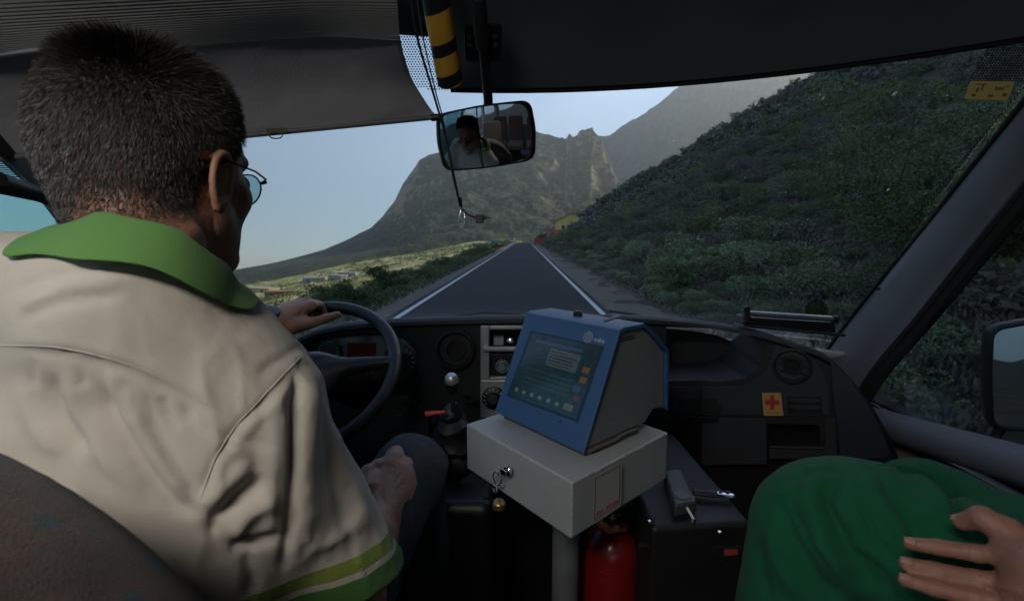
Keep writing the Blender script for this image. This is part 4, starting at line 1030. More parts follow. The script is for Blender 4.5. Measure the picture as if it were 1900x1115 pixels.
# ---- double cord hanging from the roof, with snap hook and small clip microphone
T = thing('hanging_cord', 'thin black double cord with a snap hook hanging beside the mirror', 'cord', un(855, 390, 1.0))
MB().tube(spline([un(757, -60, .80), un(772, 60, .84), un(800, 160, .90), un(826, 250, .94), un(842, 325, .97), un(853, 378, .99)], 6), .0022, 8).build('strand', rubber, T)
MB().tube(spline([un(766, -60, .80), un(783, 60, .85), un(808, 170, .91), un(822, 222, .94), un(836, 310, .97), un(852, 378, .99)], 6), .0013, 6).build('strand', mat('brown_cord', (.06, .04, .02), rough=.7), T)
MB().tube([un(852, 366, .985), un(855, 384, .99)], .0042, 10).build('ferrule', black, T)
hk = [(856, 384), (862, 396), (862, 414), (857, 424), (852, 414), (853, 398)]
MB().tube([un(a_, b_, .995) for a_, b_ in hk], .0012, 8, closed=True).build('snap_hook', chrome, T)
MB().lathe([(.0055, -.003), (.0055, .003)], un(857, 419, .99), (0, -1, 0), 14).build('hook_charm', mat('clear_charm', (.25, .27, .28), rough=.2), T)
T = thing('clip_microphone', 'tiny black box clipped on the end of the hanging cord', 'microphone', un(890, 406, 1.0))
MB().tube(spline([un(857, 388, .99), un(868, 398, .99), un(882, 404, .99)], 4), .0018, 6).build('lead', rubber, T)
c = un(890, 406, .99); MB().box(c, (.016, .014, .018)).build('box', black, T, bevel=.002)
MB().tube([c, un(910, 404, .99)], .0014, 6).build('pin', black, T); MB().box(un(900, 404, .99), (.004, .008, .009)).build('clip', black, T, bevel=.001)

# ---- cash box on its post, with the ticket machine on top
ZT = un(1062, 895, .72)[2]; n0 = unz(1062, 895, ZT); l0 = unz(865, 786, ZT); r0 = unz(1240, 802, ZT)
eL = l0 - n0; eR = r0 - n0; wL = np.linalg.norm(eL); wR_ = np.linalg.norm(eR)
bk = n0 + eL + eR; dn = np.array([0, 0, -.101])
T = thing('cash_box', 'grey painted steel cash box with worn edges on a round post', 'cash box', ((n0 + bk) / 2)[:2].tolist() + [-1.41])
CB = MB().hexa([n0 + dn, r0 + dn, bk + dn, l0 + dn], [n0, r0, bk, l0]).build('box', steel, T, bevel=.004, seg=3)
# lid seam and worn bright edge
def wear(a, b, n, name='worn_edge'):
    m = MB()
    for i in range(n):
        t0 = random.random(); ln = random.uniform(.01, .05); m.tube([a + (b - a) * t0, a + (b - a) * min(1, t0 + ln)], random.uniform(.0003, .0008), 5)
    m.build(name, mat('bare_steel', (.55, .54, .52), rough=.35, metal=.4), CB)
up = np.array([0, 0, 1.0]); outw = -(eL / wL + eR / wR_); outw /= np.linalg.norm(outw)
wear(n0 + up * -.0010 - (eL / wL) * .0008, r0 + up * -.001 - (eL / wL) * .0008, 26); wear(n0 + up * -.001 - (eR / wR_) * .0008, l0 + up * -.001 - (eR / wR_) * .0008, 6); wear(n0 + outw * -.0006, n0 + dn + outw * -.0006, 4)
pc = (n0 + bk) / 2; pc = np.array([un(1048, 1100, pc[1])[0], pc[1], 0])
MB().lathe([(.029, -1.41), (.029, ZT - .1)], pc, (0, 0, 1), 28).build('post', mat('post_steel', (.12, .125, .13), rough=.45), T)
MB().lathe([(.09, -1.41), (.09, -1.40), (.04, -1.395)], pc, (0, 0, 1), 28).build('base_plate', black, T)
fn = -eR / wR_        # outward normal of the left (lock) face
fo = lambda px, py, d=0: unp(px, py, n0, fn) + fn * d
LK = MB().lathe([(.010, 0), (.010, .005), (.0085, .007), (0, .007)], fo(944, 872), fn, 24).build('lock', chrome, T)
# blank pale sticker with a dark border on the right face
rn = -eL / wL; ro = lambda px, py, d=0: unp(px, py, n0, rn) + rn * d
SK = MB().slab([ro(a_, b_, .0008) for a_, b_ in [(1100, 884), (1153, 856), (1152, 937), (1098, 973)]], rn * .0003).build('sticker', mat('sticker_white', (.30, .295, .285), rough=.6, var=.05, scale=40), T, smooth=0)
brd = [(1104, 887), (1149, 863), (1148, 932), (1102, 964)]
MB().tube([ro(a_, b_, .0014) for a_, b_ in brd], .0006, 5, closed=True).build('border', black, SK)
m = MB()
for k in range(9):
    if k in (3,): continue
    x0 = 1106 + k * 4.6; y0 = 951 - k * 3.0; m.slab([ro(a_, b_, .0012) for a_, b_ in [(x0, y0), (x0 + 3, y0 - 2), (x0 + 3, y0 + 4), (x0, y0 + 6)]], rn * .0003)
m.build('red_lettering', red, SK, smooth=0)
c = ro(1128, 905); 
# keys
T = thing('key_ring', 'small bunch of keys with a brass ball fob hanging from the lock', 'keys', fo(935, 905, .01))
MB().box(fo(944, 871, .014), (.003, .016, .012), rotm(0, 0, math.degrees(math.atan2(fn[1], fn[0])))).build('key', chrome, T, bevel=.001)
def ring_(c, r, e1, e2, th, nm, mt): return MB().tube([c + np.array(e1) * r * math.cos(k * math.pi / 10) + np.array(e2) * r * math.sin(k * math.pi / 10) for k in range(20)], th, 6, closed=True).build(nm, mt, T)
eh = eL / wL
ring_(fo(930, 884, .010), .0125, eh, (0, 0, 1), .0017, 'ring', chrome); ring_(fo(924, 905, .008), .007, eh, (0, 0, 1), .0015, 'ring', chrome)
MB().tube([fo(924, 906, .010), fo(923, 940, .012)], [.0062, .0045], 8, flat=.35).build('key', chrome, T); MB().tube([fo(902, 922, .006), fo(926, 924, .010)], .0020, 6).build('key', chrome, T)
MB().lathe([(0, .0135), (.007, .0115), (.0125, .005), (.0125, -.005), (.007, -.0115), (0, -.0135)], fo(937, 931, .015), (0, 0, 1), 24).build('fob', mat('brass', (.42, .33, .15), rough=.25, metal=.9), T)

# ticket machine
zb = ZT + .012
BL = unz(918, 764, zb); BRp = unz(1083, 842, zb); e1 = BRp - BL; Wd = np.linalg.norm(e1); e1 = e1 / Wd; e2 = np.array([-e1[1], e1[0], 0.0])
T = thing('ticket_machine', 'blue and grey ticket machine with sloping touch screen on the cash box', 'ticket machine', (BL + BRp) / 2 + e2 * .1)
def tp(s, a, z): return BL + e1 * (s * Wd) + e2 * a + up * z        # s across, a back, z up
# profile solved from the photograph's right-hand outline, on the machine's right face
def prof_from(px, py): p = unp(px, py, BRp, e1); d = p - BRp; return (float(np.dot(d, e2)), float(d[2]))
P = [prof_from(*q_) for q_ in [(1083, 842), (1150, 613), (1197, 600), (1222, 624), (1242, 650), (1240, 762), (1219, 767), (1203, 789)]]
zt = P[1][1] + .004
front0, front1 = np.array(P[0]), np.array(P[1])
prof = [P[0], P[1], (P[1][0] + .012, zt), P[2], P[3], P[4], P[5], P[6], (P[7][0], max(P[7][1], .002))]
print('PROFILE', [(round(a, 3), round(b, 3)) for a, b in prof], 'width', Wd)
blue = mat('blue_casing', (.030, .080, .19), rough=.42, var=.05, bump=.15, bscale=600)
mgrey = mat('machine_grey', (.145, .155, .165), rough=.5, var=.05, bump=.2, bscale=600)
def prism(s0, s1, pf, th=None):
    n = len(pf); return MB().add([tp(s0, *q_) for q_ in pf] + [tp(s1, *q_) for q_ in pf], [tuple(range(n)), tuple(range(n, 2 * n))[::-1]] + [(i, n + i, n + (i + 1) % n, (i + 1) % n) for i in range(n)])
ins = []
pc2 = np.mean(np.array(prof), 0)
for i, q_ in enumerate(prof):
    v = pc2 - np.array(q_); v /= np.linalg.norm(v); ins.append(tuple(np.array(q_) + v * (.009 if i not in (0, len(prof) - 1) else .004)))
prism(.03, .975, ins).build('side_casing', mgrey, T, bevel=.004, seg=3)
# blue shell: a band following the profile (front, top, back)
n = len(prof); band = MB()
for (s0, s1) in ((0, 1),):
    outer = prof[:7]; inner = ins[:7]; k = len(outer)
    vs = [tp(s0, *q_) for q_ in outer] + [tp(s0, *q_) for q_ in inner] + [tp(s1, *q_) for q_ in outer] + [tp(s1, *q_) for q_ in inner]
    fs = [(i, i + 1, k + i + 1, k + i) for i in range(k - 1)] + [(2 * k + i, 3 * k + i, 3 * k + i + 1, 2 * k + i + 1) for i in range(k - 1)]
    fs += [(i, 2 * k + i, 2 * k + i + 1, i + 1) for i in range(k - 1)] + [(k + i, k + i + 1, 3 * k + i + 1, 3 * k + i) for i in range(k - 1)] + [(0, k, 3 * k, 2 * k), (k - 1, 3 * k - 1, 4 * k - 1, 2 * k - 1)]
    band.add(vs, fs)
SH = band.build('blue_shell', blue, T, bevel=.004, seg=3)
# front face frame of reference: s across, t up the slope
fv = front1 - front0; FL = np.linalg.norm(fv); fv /= FL; nrm2 = np.array([-fv[1], fv[0]])
nf = e2 * nrm2[0] + up * nrm2[1]
fp = lambda s, t, d=0: tp(s, *(front0 + fv * FL * t)) + nf * d
def fpx(px, py, d=0): return unp(px, py, tp(0, *front0), nf) + nf * d
scq = [(990, 618), (1117, 646), (1070, 778), (946, 732)]
MB().slab([fpx(*q_, .0006) for q_ in [(986, 613), (1121, 643), (1072, 783), (941, 734)]], nf * .0012).build('bezel', mat('bezel_dark_blue', (.010, .022, .06), rough=.4), T, bevel=.0004)
sm = bpy.data.materials.new('touch_screen'); sm.use_nodes = True; b = sm.node_tree.nodes['Principled BSDF']
tc = sm.node_tree.nodes.new('ShaderNodeTexNoise'); tc.inputs['Scale'].default_value = 14; rp = sm.node_tree.nodes.new('ShaderNodeValToRGB')
rp.color_ramp.elements[0].color = (.006, .012, .018, 1); rp.color_ramp.elements[1].color = (.014, .030, .038, 1)
sm.node_tree.links.new(tc.outputs['Fac'], rp.inputs['Fac']); sm.node_tree.links.new(rp.outputs['Color'], b.inputs['Base Color']); sm.node_tree.links.new(rp.outputs['Color'], b.inputs['Emission Color'])
b.inputs['Emission Strength'].default_value = .25; b.inputs['Roughness'].default_value = .12; b.inputs['Specular IOR Level'].default_value = .35
SCR = MB().slab([fpx(*q_, .0019) for q_ in scq], nf * .0006).build('screen', sm, T, smooth=0)
sq = [fpx(*q_, .0028) for q_ in scq]
def onS(u, v): return (sq[0] * (1 - u) + sq[1] * u) * (1 - v) + (sq[3] * (1 - u) + sq[2] * u) * v
def ui(name, col, rects, e=.5):
    m = MB()
    for (u0, v0, u1, v1) in rects: m.add([onS(u0, v0), onS(u1, v0), onS(u1, v1), onS(u0, v1)], [(0, 1, 2, 3)])
    m.build(name, mat('screen_' + name, tuple(c * .5 for c in col), rough=.12, emit=col, estr=e * .35, var=.1, scale=60), SCR, smooth=0)
ui('window_area', (.075, .10, .11), [(.36, .16, .80, .42)], .35)
ui('text_lines', (.015, .02, .024), [(.38, .19, .62, .21), (.38, .24, .76, .255), (.38, .285, .72, .30), (.38, .33, .74, .345), (.38, .375, .7, .39)], .2)
ui('button', (.20, .10, .035), [(.87, .30, .96, .38), (.88, .44, .97, .52)], .25)
ui('button_blue', (.04, .07, .12), [(.84, .58, .93, .66)], .3); ui('title_bar', (.04, .07, .12), [(.10, .08, .80, .13)], .3)
ui('button_red', (.12, .035, .03), [(.88, .70, .96, .78)], .25)
ui('icon', (.16, .19, .19), [(.06 + k * .125, .86 + .01 * (k % 2), .11 + k * .125, .92) for k in range(7)], .25)
ui('table_row', (.03, .065, .06), [(.1, .52 + k * .07, .8, .55 + k * .07) for k in range(4)], .3)
ui('badge', (.14, .15, .15), [(.80, .84, .92, .93)], .25)
# maker's mark: a lined globe and the name in white lettering
white = mat('white_print', (.45, .50, .56), rough=.5)
g = fpx(1092, 626, .0012); gx = fpx(1110, 630, .0012) - fpx(1092, 626, .0012); gx /= np.linalg.norm(gx); gz = np.cross(nf, gx); gz = -gz if gz[2] < 0 else gz
LG = MB(); gr = np.linalg.norm(fpx(1100, 627) - fpx(1092, 625))
LG.tube([g + gx * gr * math.cos(k * math.pi / 14) + gz * gr * math.sin(k * math.pi / 14) for k in range(28)], .0003, 5, closed=True)
for h in (-.6, -.3, 0, .3, .6): ww = math.sqrt(1 - h * h) * gr; LG.tube([g - gx * ww + gz * h * gr, g + gx * ww + gz * h * gr], .0003, 5)
for h in (-.55, 0, .55): LG.tube([g + gx * gr * h * math.cos(k) + gz * gr * math.sin(k) for k in (-1.5, -.9, -.3, .3, .9, 1.5)], .0003, 5)
LG.build('globe_mark', white, SH)
o_ = fpx(1102, 633, .0012); text_mesh('ındra', 'lettering', white, SH, o_, gx, gz, np.linalg.norm(fpx(1125, 634) - fpx(1102, 630)) * .42, .0004)
text_mesh('ındra', 'lettering', white, SH, o_ + gx * .0002, gx, gz, np.linalg.norm(fpx(1125, 634) - fpx(1102, 630)) * .42, .0003) if False else None
# top details: paper slot, sensor bump; side vents; tiny screw
tz = zt + .002
tq = lambda px, py, d=0: unz(px, py, BL[2] + zt + d)
MB().lathe([(.010, 0), (.010, .006), (.006, .011), (0, .012)], tq(1072, 586), (0, 0, 1), 20).build('sensor', black, SH)
MB().slab([tq(a_, b_, .0012) for a_, b_ in [(1118, 594), (1146, 584), (1152, 586), (1122, 597)]], (0, 0, .0006)).build('paper_slot', black, SH, smooth=0)
se = lambda px, py, d=0: unp(px, py, BRp, e1) - e1 * (Wd * .025) + e1 * d
for k in range(2): MB().tube([se(1156, 630 + k * 5, .0004), se(1184, 622 + k * 5, .0004)], .0011, 6).build('vent_slot', black, T)
prism(.06, .97, [(.012, -.012), (.012, .004), (.165, .004), (.165, -.012)]).build('mounting_plate', mat('plate_brown_grey', (.10, .095, .085), rough=.6), T, bevel=.002)
MB().tube([tp(.985, .02, -.002), tp(.985, .10, -.002), tp(.985, .11, .003), tp(.985, .16, .003)], .0035, 8).build('hinge', mat('plate_brown_grey', (.1, .095, .085)), T)
MB().lathe([(.0025, 0), (.0025, .0008), (0, .0008)], fpx(1040, 782, .0003), nf, 10).build('screw', black, T)

# ---- fire extinguisher
ec = un(1134, 1010, 1.0); er = .0655
T = thing('fire_extinguisher', 'red fire extinguisher standing behind the post with torn orange tag', 'extinguisher', (ec[0], ec[1], -1.41))
ztop = un(1134, 972, 1.0)[2]
MB().lathe([(0, -1.40), (er * .9, -1.40), (er, -1.38), (er, ztop - .075), (er * .97, ztop - .055), (er * .86, ztop - .035), (er * .66, ztop - .018), (er * .4, ztop - .006), (er * .28, ztop), (0, ztop)], (ec[0], ec[1], 0), (0, 0, 1), 44).build('cylinder', mat('red_enamel', (.19, .008, .006), rough=.28, var=.08, scale=8, coat=.3, speck=(60, .78, (.2, .05, .04))), T, smooth=50)
MB().lathe([(er * 1.004, ztop - .082), (er * 1.01, ztop - .080), (er * 1.01, ztop - .078), (er * 1.004, ztop - .076)], (ec[0], ec[1], 0), (0, 0, 1), 44).build('weld_ring', mat('red_enamel', (.4, .02, .02)), T)
tag = []
for k in range(14): q_ = k / 13 * math.pi * 1.5 + math.pi * .8; tag.append([(ec[0] + .030 * math.cos(q_) * s_, ec[1] + .030 * math.sin(q_) * s_, ztop + zz + .004 * math.sin(k * 2.1)) for s_, zz in ((.7, .010), (1.25, .003))])
MB().grid(tag).build('seal_tag', mat('orange_plastic', (.65, .17, .04), rough=.5), T, solid=.001)
MB().lathe([(.014, -.004), (.016, .02), (.012, .026), (.012, .04), (0, .042)], (ec[0], ec[1], ztop), (0, 0, 1), 18).build('valve', mat('brass_dark', (.25, .20, .10), rough=.35, metal=.8), T)
MB().tube([(ec[0], ec[1], ztop + .03), (ec[0] + .05, ec[1] + .01, ztop + .05)], .006, 8).build('handle', black, T)
MB().tube(spline([(ec[0] + .01, ec[1] - .01, ztop + .02), un(1185, 962, 1.0), un(1215, 985, 1.0), un(1236, 1030, 1.0), un(1230, 1090, 1.0)], 6), .006, 10).build('hose', rubber, T)

# ---- engine cover with things lying on it
Zc = -.56; ca = unz(1395, 968, Zc); cb = unz(1190, 978, Zc)
T = thing('equipment_case', 'black equipment case between the seats with a small red label', 'case', (.28, 1.1, -1.41))
EB = MB().hexa([(cb[0] + .02, cb[1], -1.40), (ca[0] + .02, ca[1], -1.40), (ca[0] + .0, 1.30, -1.40), (cb[0] + .02, 1.30, -1.40)], [(cb[0] + .02, cb[1], Zc), (ca[0], ca[1], Zc), (ca[0] - .02, 1.30, Zc), (cb[0] + .02, 1.30, Zc)]).build('box', mat('case_black', (.007, .007, .0075), rough=.55, bump=.5, bscale=250), T, bevel=.012, seg=3)
MB().slab([un(a_, b_, ca[1] - .006) for a_, b_ in [(1343, 1018), (1368, 1016), (1369, 1028), (1344, 1030)]], (0, -.001, 0)).build('label', mat('label_red', (.30, .04, .035), rough=.6), T, smooth=0)
MB().box(((cb[0] + ca[0]) / 2, ca[1] - .004, Zc - .05), (.22, .01, .004)).build('seam', rubber, T)
for p_ in [(1205, 968), (1335, 988), (1285, 965)]: MB().lathe([(.004, 0), (.003, .003), (0, .003)], unz(*p_, Zc), (0, 0, 1), 10).build('screw', chrome, T)
T = thing('payment_terminal', 'dark grey plug-in adapter lying tilted on the black case beside the cash box', 'adapter', unz(1262, 935, Zc))
q4 = [unz(a_, b_, Zc + .03) for a_, b_ in [(1232, 872), (1262, 868), (1294, 928), (1252, 938)]]
AD = MB().hexa([p_ + np.array([0, 0, -.028]) for p_ in q4], q4).build('body', mat('adapter_grey', (.040, .044, .052), rough=.5), T, bevel=.006, seg=3)
T.name = 'power_adapter'
MB().lathe([(.017, 0), (.016, .0012), (0, .0012)], unz(1266, 918, Zc + .031), (0, 0, 1), 24).build('round_pad', mat('pad_grey', (.065, .072, .085), rough=.5), T)
T = thing('charging_cable', 'thin black charging cable with a white plug coming off the adapter', 'cable', unz(1280, 945, Zc))
MB().tube([unz(1273, 939, Zc + .02), unz(1287, 963, Zc + .012)], .0028, 8).build('plug', mat('plug_white', (.62, .62, .6), rough=.4), T)
MB().tube(spline([unz(1287, 963, Zc + .012), un(1300, 990, .9), un(1322, 1030, .88), un(1350, 1062, .88)], 6), .0016, 8).build('wire', rubber, T)
T = thing('pocket_knife', 'black handled tool with chrome end lying on the black case', 'tool', unz(1325, 915, Zc))
MB().tube([unz(1286, 912, Zc + .014), unz(1330, 916, Zc + .014)], [.011, .012], 12, flat=.6).build('handle', black, T)
k0, k1 = unz(1328, 916, Zc + .014), unz(1363, 919, Zc + .014)
MB().tube([k0, k0 + (k1 - k0) * .8, k1], [.0115, .0115, .006], 14, flat=.5).build('metal_end', chrome, T)
m = MB()
for t_ in (.25, .65): m.lathe([(.004, 0), (.004, .001), (0, .001)], k0 + (k1 - k0) * t_ + np.array([0, 0, .0075]), (0, 0, 1), 12)
m.build('hole', black, T)

# ---- flashlight-like roller on top of the dash, right
T = thing('card_printer', 'black dashboard holder with a chrome roller lying on the right of the dash', 'holder', un(1465, 605, 1.36))
r0_, r1_ = un(1384, 581, 1.36), un(1548, 592, 1.34)
MB().tube([r0_, r1_], .0085, 14).build('roller', mat('roller_metal', (.30, .30, .28), rough=.3, metal=.8), T)
MB().lathe([(0, -.010), (.010, -.010), (.012, -.004), (.012, .006), (0, .008)], r0_, (1, 0, 0), 16).build('end_cap', chrome, T)
MB().lathe([(0, -.006), (.011, -.006), (.011, .006), (0, .006)], r1_, (1, 0, 0), 16).build('end_cap', black, T)
MB().slab([un(a_, b_, 1.36) for a_, b_ in [(1382, 588), (1548, 598), (1553, 622), (1470, 612), (1378, 602)]], (0, .06, 0)).build('tray', black, T, bevel=.004)
MB().tube([un(1380, 604, 1.35), un(1470, 613, 1.34), un(1568, 622, 1.33)], .004, 8).build('rail', dark, T)
MB().slab([un(a_, b_, 1.345) for a_, b_ in [(1382, 570), (1392, 568), (1394, 600), (1382, 600)]], (0, .012, 0)).build('bracket', dark, T, bevel=.002)
T.name = 'dash_holder'

# ---- wing mirror outside the right window
wm0 = un(1895, 700, 1.42)
T = thing('wing_mirror', 'tall black wing mirror outside the right-hand window', 'wing mirror', wm0)
wn_ = np.array([-.45, -1, .10]); wn_ /= np.linalg.norm(wn_)
cn = [unp(a_, b_, wm0, wn_) for a_, b_ in [(1838, 604), (1975, 590), (1985, 800), (1838, 798)]]
ol = rrect(cn, .04, 0, bow=.004); ce = sum(ol) / len(ol); n_ = len(ol); m = MB()
rg = [[ce + (p - ce) * k + wn_ * d for p in ol] for k, d in ((.91, .0), (.95, .008), (1.0, .0), (1.03, -.03), (.95, -.07), (.5, -.10))]
for ring in rg: m.v += [tuple(p) for p in ring]
for i in range(len(rg) - 1): m.f += [(i * n_ + k, i * n_ + (k + 1) % n_, (i + 1) * n_ + (k + 1) % n_, (i + 1) * n_ + k) for k in range(n_)]
m.f.append(tuple(range((len(rg) - 1) * n_, len(rg) * n_))); m.build('housing', black, T, smooth=60)
MB().slab([ce + (p - ce) * .915 + wn_ * .001 for p in ol], wn_ * .001).build('mirror_glass', bpy.data.materials['mirror_glass'], T, smooth=0)
MB().tube([un(1860, 780, 1.45), un(1800, 880, 1.42), un(1760, 900, 1.42)], .018, 10).build('bracket', black, T)
# ================================================================ DRIVER
skin = mat('skin', (.34, .175, .118), rough=.5, var=.10, scale=30, bump=.35, bscale=400, sss=.12, speck=(45, .68, (.30, .115, .075)))
hc = un(300, 312, .55); HM = rotm(-8, 0, -8)                  # head centre, tilt
def hl(p): return hc + HM @ np.array(p, float)
def head_sdf(P):
    q = (P - hc) @ HM
    d = ell(q, (0, -.012, .032), (.079, .100, .086))
    d = smin(d, ell(q, (0, -.045, .0), (.070, .066, .075)), .03)
    d = smin(d, ell(q, (0, .030, -.045), (.060, .066, .068)), .03)
    d = smin(d, rc(q, (-.048, .015, -.062), (-.012, .078, -.098), .024, .020), .025)
    d = smin(d, rc(q, (.048, .015, -.062), (.012, .078, -.098), .024, .020), .025)
    d = smin(d, ell(q, (0, .078, .028), (.046, .018, .014)), .018)                  # brow
    d = smin(d, rc(q, (0, .090, .012), (0, .116, -.028), .008, .012), .012)         # nose
    d = smin(d, ell(q, (.010, .106, -.031), (.009, .010, .007)), .006); d = smin(d, ell(q, (-.010, .106, -.031), (.009, .010, .007)), .006)
    for s in (-1, 1):
        d = smax(d, -ell(q, (s * .031, .104, .004), (.017, .016, .012)), .012)       # sockets
        d = smin(d, ell(q, (s * .031, .084, .003), (.013, .012, .011)), .003)        # eyes under lids
        d = smin(d, ell(q, (s * .040, .062, -.022), (.022, .020, .020)), .025)        # cheek bones
    d = smin(d, ell(q, (0, .094, -.058), (.022, .010, .006)), .006); d = smin(d, ell(q, (0, .092, -.068), (.019, .010, .007)), .006)
    d = smax(d, -rc(q, (-.02, .106, -.0625), (.02, .106, -.0625), .0025, .0025), .003)
    d = smin(d, ell(q, (0, .086, -.098), (.018, .016, .014)), .015)
    for s in (-1, 1):                                                             # ears
        Me = rotm(-10, 0, s * 13); c = np.array([s * .083, -.006, -.016]); l = (q - c) @ Me
        an = np.arctan2(l[:, 2] / .030, l[:, 1] / .0175); ry = .0175 * (1 + .12 * np.sin(an)); rim = np.stack([l[:, 0] - s * .002, l[:, 1] - ry * np.cos(an), l[:, 2] - .029 * np.sin(an)], 1)
        e = np.linalg.norm(rim, axis=1) - (.0036 + .0008 * np.sin(an)); e = smin(e, ell(l, (-s * .001, 0, 0), (.0022, .017, .030)), .004)
        e = smin(e, ell(l, (0, .006, -.027), (.0042, .0085, .011)), .006); e = smin(e, ell(l, (s * .001, .015, -.004), (.004, .0035, .008)), .004)
        e = smin(e, rc(l, (-s * .004, .004, .010), (-s * .006, .006, -.014), .006, .006), .008)
        d = smin(d, e, .006)
    return d
NBk = un(285, 470, .475)
neck_lo = np.array([-.385, .445, -.078])
RS = np.array([-.308, .490, -.200]); RE = np.array([-.240, .580, -.500]); RWr = un(702, 958, .79); LS = np.array([-.60, .455, -.066]); LE = np.array([-.735, .77, -.300]); LW = un(497, 602, 1.12)
TC = np.array([-.425, .50, -.262])
# right hand, loosely closed on the thigh
rh = un(714, 888, .85)
def hand_sdf(P, wr, palm_c, ax, side, nrm, curls, spread, thumb, fl=(.042, .046, .043, .034), pr=.013, k=.010, th_r=.0105, wrist_r=.026, fr_=.0088, bend=(55, 60, 40), pw=.038):
    """ax: wrist->knuckles, side: towards the index finger, nrm: back of the hand"""
    ax = np.array(ax, float); ax /= np.linalg.norm(ax); side = np.array(side, float); side -= ax * side.dot(ax); side /= np.linalg.norm(side); nrm = np.cross(ax, side) if nrm > 0 else np.cross(side, ax)
    L_ = .080; base = palm_c - ax * L_ / 2
    d = rc(P, wr, base + ax * .01, wrist_r, .025)
    for i in range(4):
        o = side * (pw * (1 - i * .62) * .78 - .004)
        d = smin(d, rc(P, base + o * .55, base + ax * (L_ * (1.0 - .04 * abs(i - 1))) + o, .0155, .0118), .014)
    f = None
    for i in range(4):
        o = side * (pw * (1 - i * .62) * .78 - .004); p = base + ax * (L_ * (1.0 - .04 * abs(i - 1))) + o; r = fr_ * (1, 1.03, .98, .86)[i]; ang = 0; pts = [p]; dd = ax
        for j, (ln, bd) in enumerate(zip((1.0, .62, .48), bend)):
            ang += R(bd * curls[i]); dd = ax * math.cos(ang) - nrm * math.sin(ang) + side * spread[i]; dd /= np.linalg.norm(dd); p = p + dd * fl[i] * ln; pts.append(p)
        e = chain(P, pts, [r * 1.12, r * 1.0, r * .95, r * .82], .003)
        d = smin(d, e, .005) if f is None else smin(d, e, .0025); f = 1
    t = chain(P, [base + ax * .012 + side * .018 - nrm * .004] + [np.array(q, float) for q in thumb], [.015, .0135, th_r, th_r * .85], .006)
    return smin(d, t, .008)
rh_ax = np.array([.28, .80, .48]); rh_side = np.array([-.75, .2, .55])
RT = [un(712, 862, .855), un(722, 846, .875), un(731, 837, .890)]
lh_c = un(556, 584, 1.19)
def driver_sdf(P):
    d = head_sdf(P)
    d = smin(d, rc(P, hl((0, -.030, -.040)), neck_lo, .056, .060), .03)
    d = smin(d, ell(P, TC, (.165, .10, .20)), .06)
    d = smin(d, rc(P, neck_lo, RS, .050, .050), .04); d = smin(d, rc(P, neck_lo, LS, .050, .050), .04)
    d = smin(d, ell(P, (-.42, .50, -.58), (.155, .115, .17)), .06)
    d = smin(d, chain(P, [RS, RE, RE * .4 + RWr * .6, RWr], [.050, .042, .040, .028], .03), .03)
    d = smin(d, chain(P, [LS, LE, LE * .4 + LW * .6, LW], [.050, .042, .038, .027], .03), .03)
    # right hand resting loosely closed on the thigh
    K = [un(722, 866, .875), un(738, 873, .880), un(749, 886, .880), un(753, 904, .872)]
    e = rc(P, RWr, un(696, 893, .845), .027, .020)
    for i, k_ in enumerate(K): e = smin(e, rc(P, RWr, k_, .025, (.0135, .0125, .0122, .0112)[i]), .012)
    e = smin(e, chain(P, [K[0], un(729, 850, .895), un(731, 842, .915)], [.0125, .0108, .0095], .004), .006)
    for i in (1, 2, 3):
        f = chain(P, [K[i], K[i] + np.array([.012, .026, -.006]), K[i] + np.array([.004, .030, -.034])], [.0122, .0105, .0095], .004); e = smin(e, f, .0035)
    e = smin(e, chain(P, [un(688, 905, .82), un(682, 875, .85), un(700, 864, .872), un(712, 860, .885)], [.016, .0125, .0115, .010], .005), .006)
    d = smin(d, e, .012)
    # left hand over the top of the wheel rim
    e = smin(rc(P, LW, un(556, 600, 1.175), .030, .022), rc(P, LW, un(545, 580, 1.20), .026, .024), .02)
    for i, (kx, ky, kY, tx, ty, tY) in enumerate([(578, 567, 1.205, 594, 566, 1.245), (568, 561, 1.22, 588, 564, 1.262), (556, 561, 1.235, 578, 566, 1.275), (545, 566, 1.245, 566, 572, 1.28)]):
        k_ = un(kx, ky, kY); t_ = un(tx, ty, tY); e = smin(e, rc(P, LW, k_, .025, .0135), .014)
        e = smin(e, chain(P, [k_, t_, t_ + np.array([.006, .012, -.026])], [.0128, .0102, .0088], .004), .0035)
    e = smin(e, chain(P, [un(540, 606, 1.145), un(574, 600, 1.18), un(604, 591, 1.20), un(626, 584, 1.22)], [.020, .0145, .0112, .0095], .006), .010)
    d = smin(d, e, .012)
    for s, kn in ((1, (-.245, .96, -.505)), (-1, (-.60, .95, -.50))):            # legs down to the pedals
        hp = (-.42 + s * .085, .50, -.66); an = (kn[0] + .02, 1.18, -1.20)
        d = smin(d, chain(P, [hp, kn, an], [.075, .052, .036], .05), .05); d = smin(d, rc(P, (an[0], 1.17, -1.27), (an[0], 1.36, -1.30), .036, .028), .03)
    return d
DRV = thing('person', 'grey-haired driver in cream shirt with green collar, hand on the steering wheel', 'person', (-.42, .5, -.75))
V1, Q1 = sdf_mesh('body', driver_sdf, (-.88, .26, -1.38), (-.08, 1.44, .24), .0048)
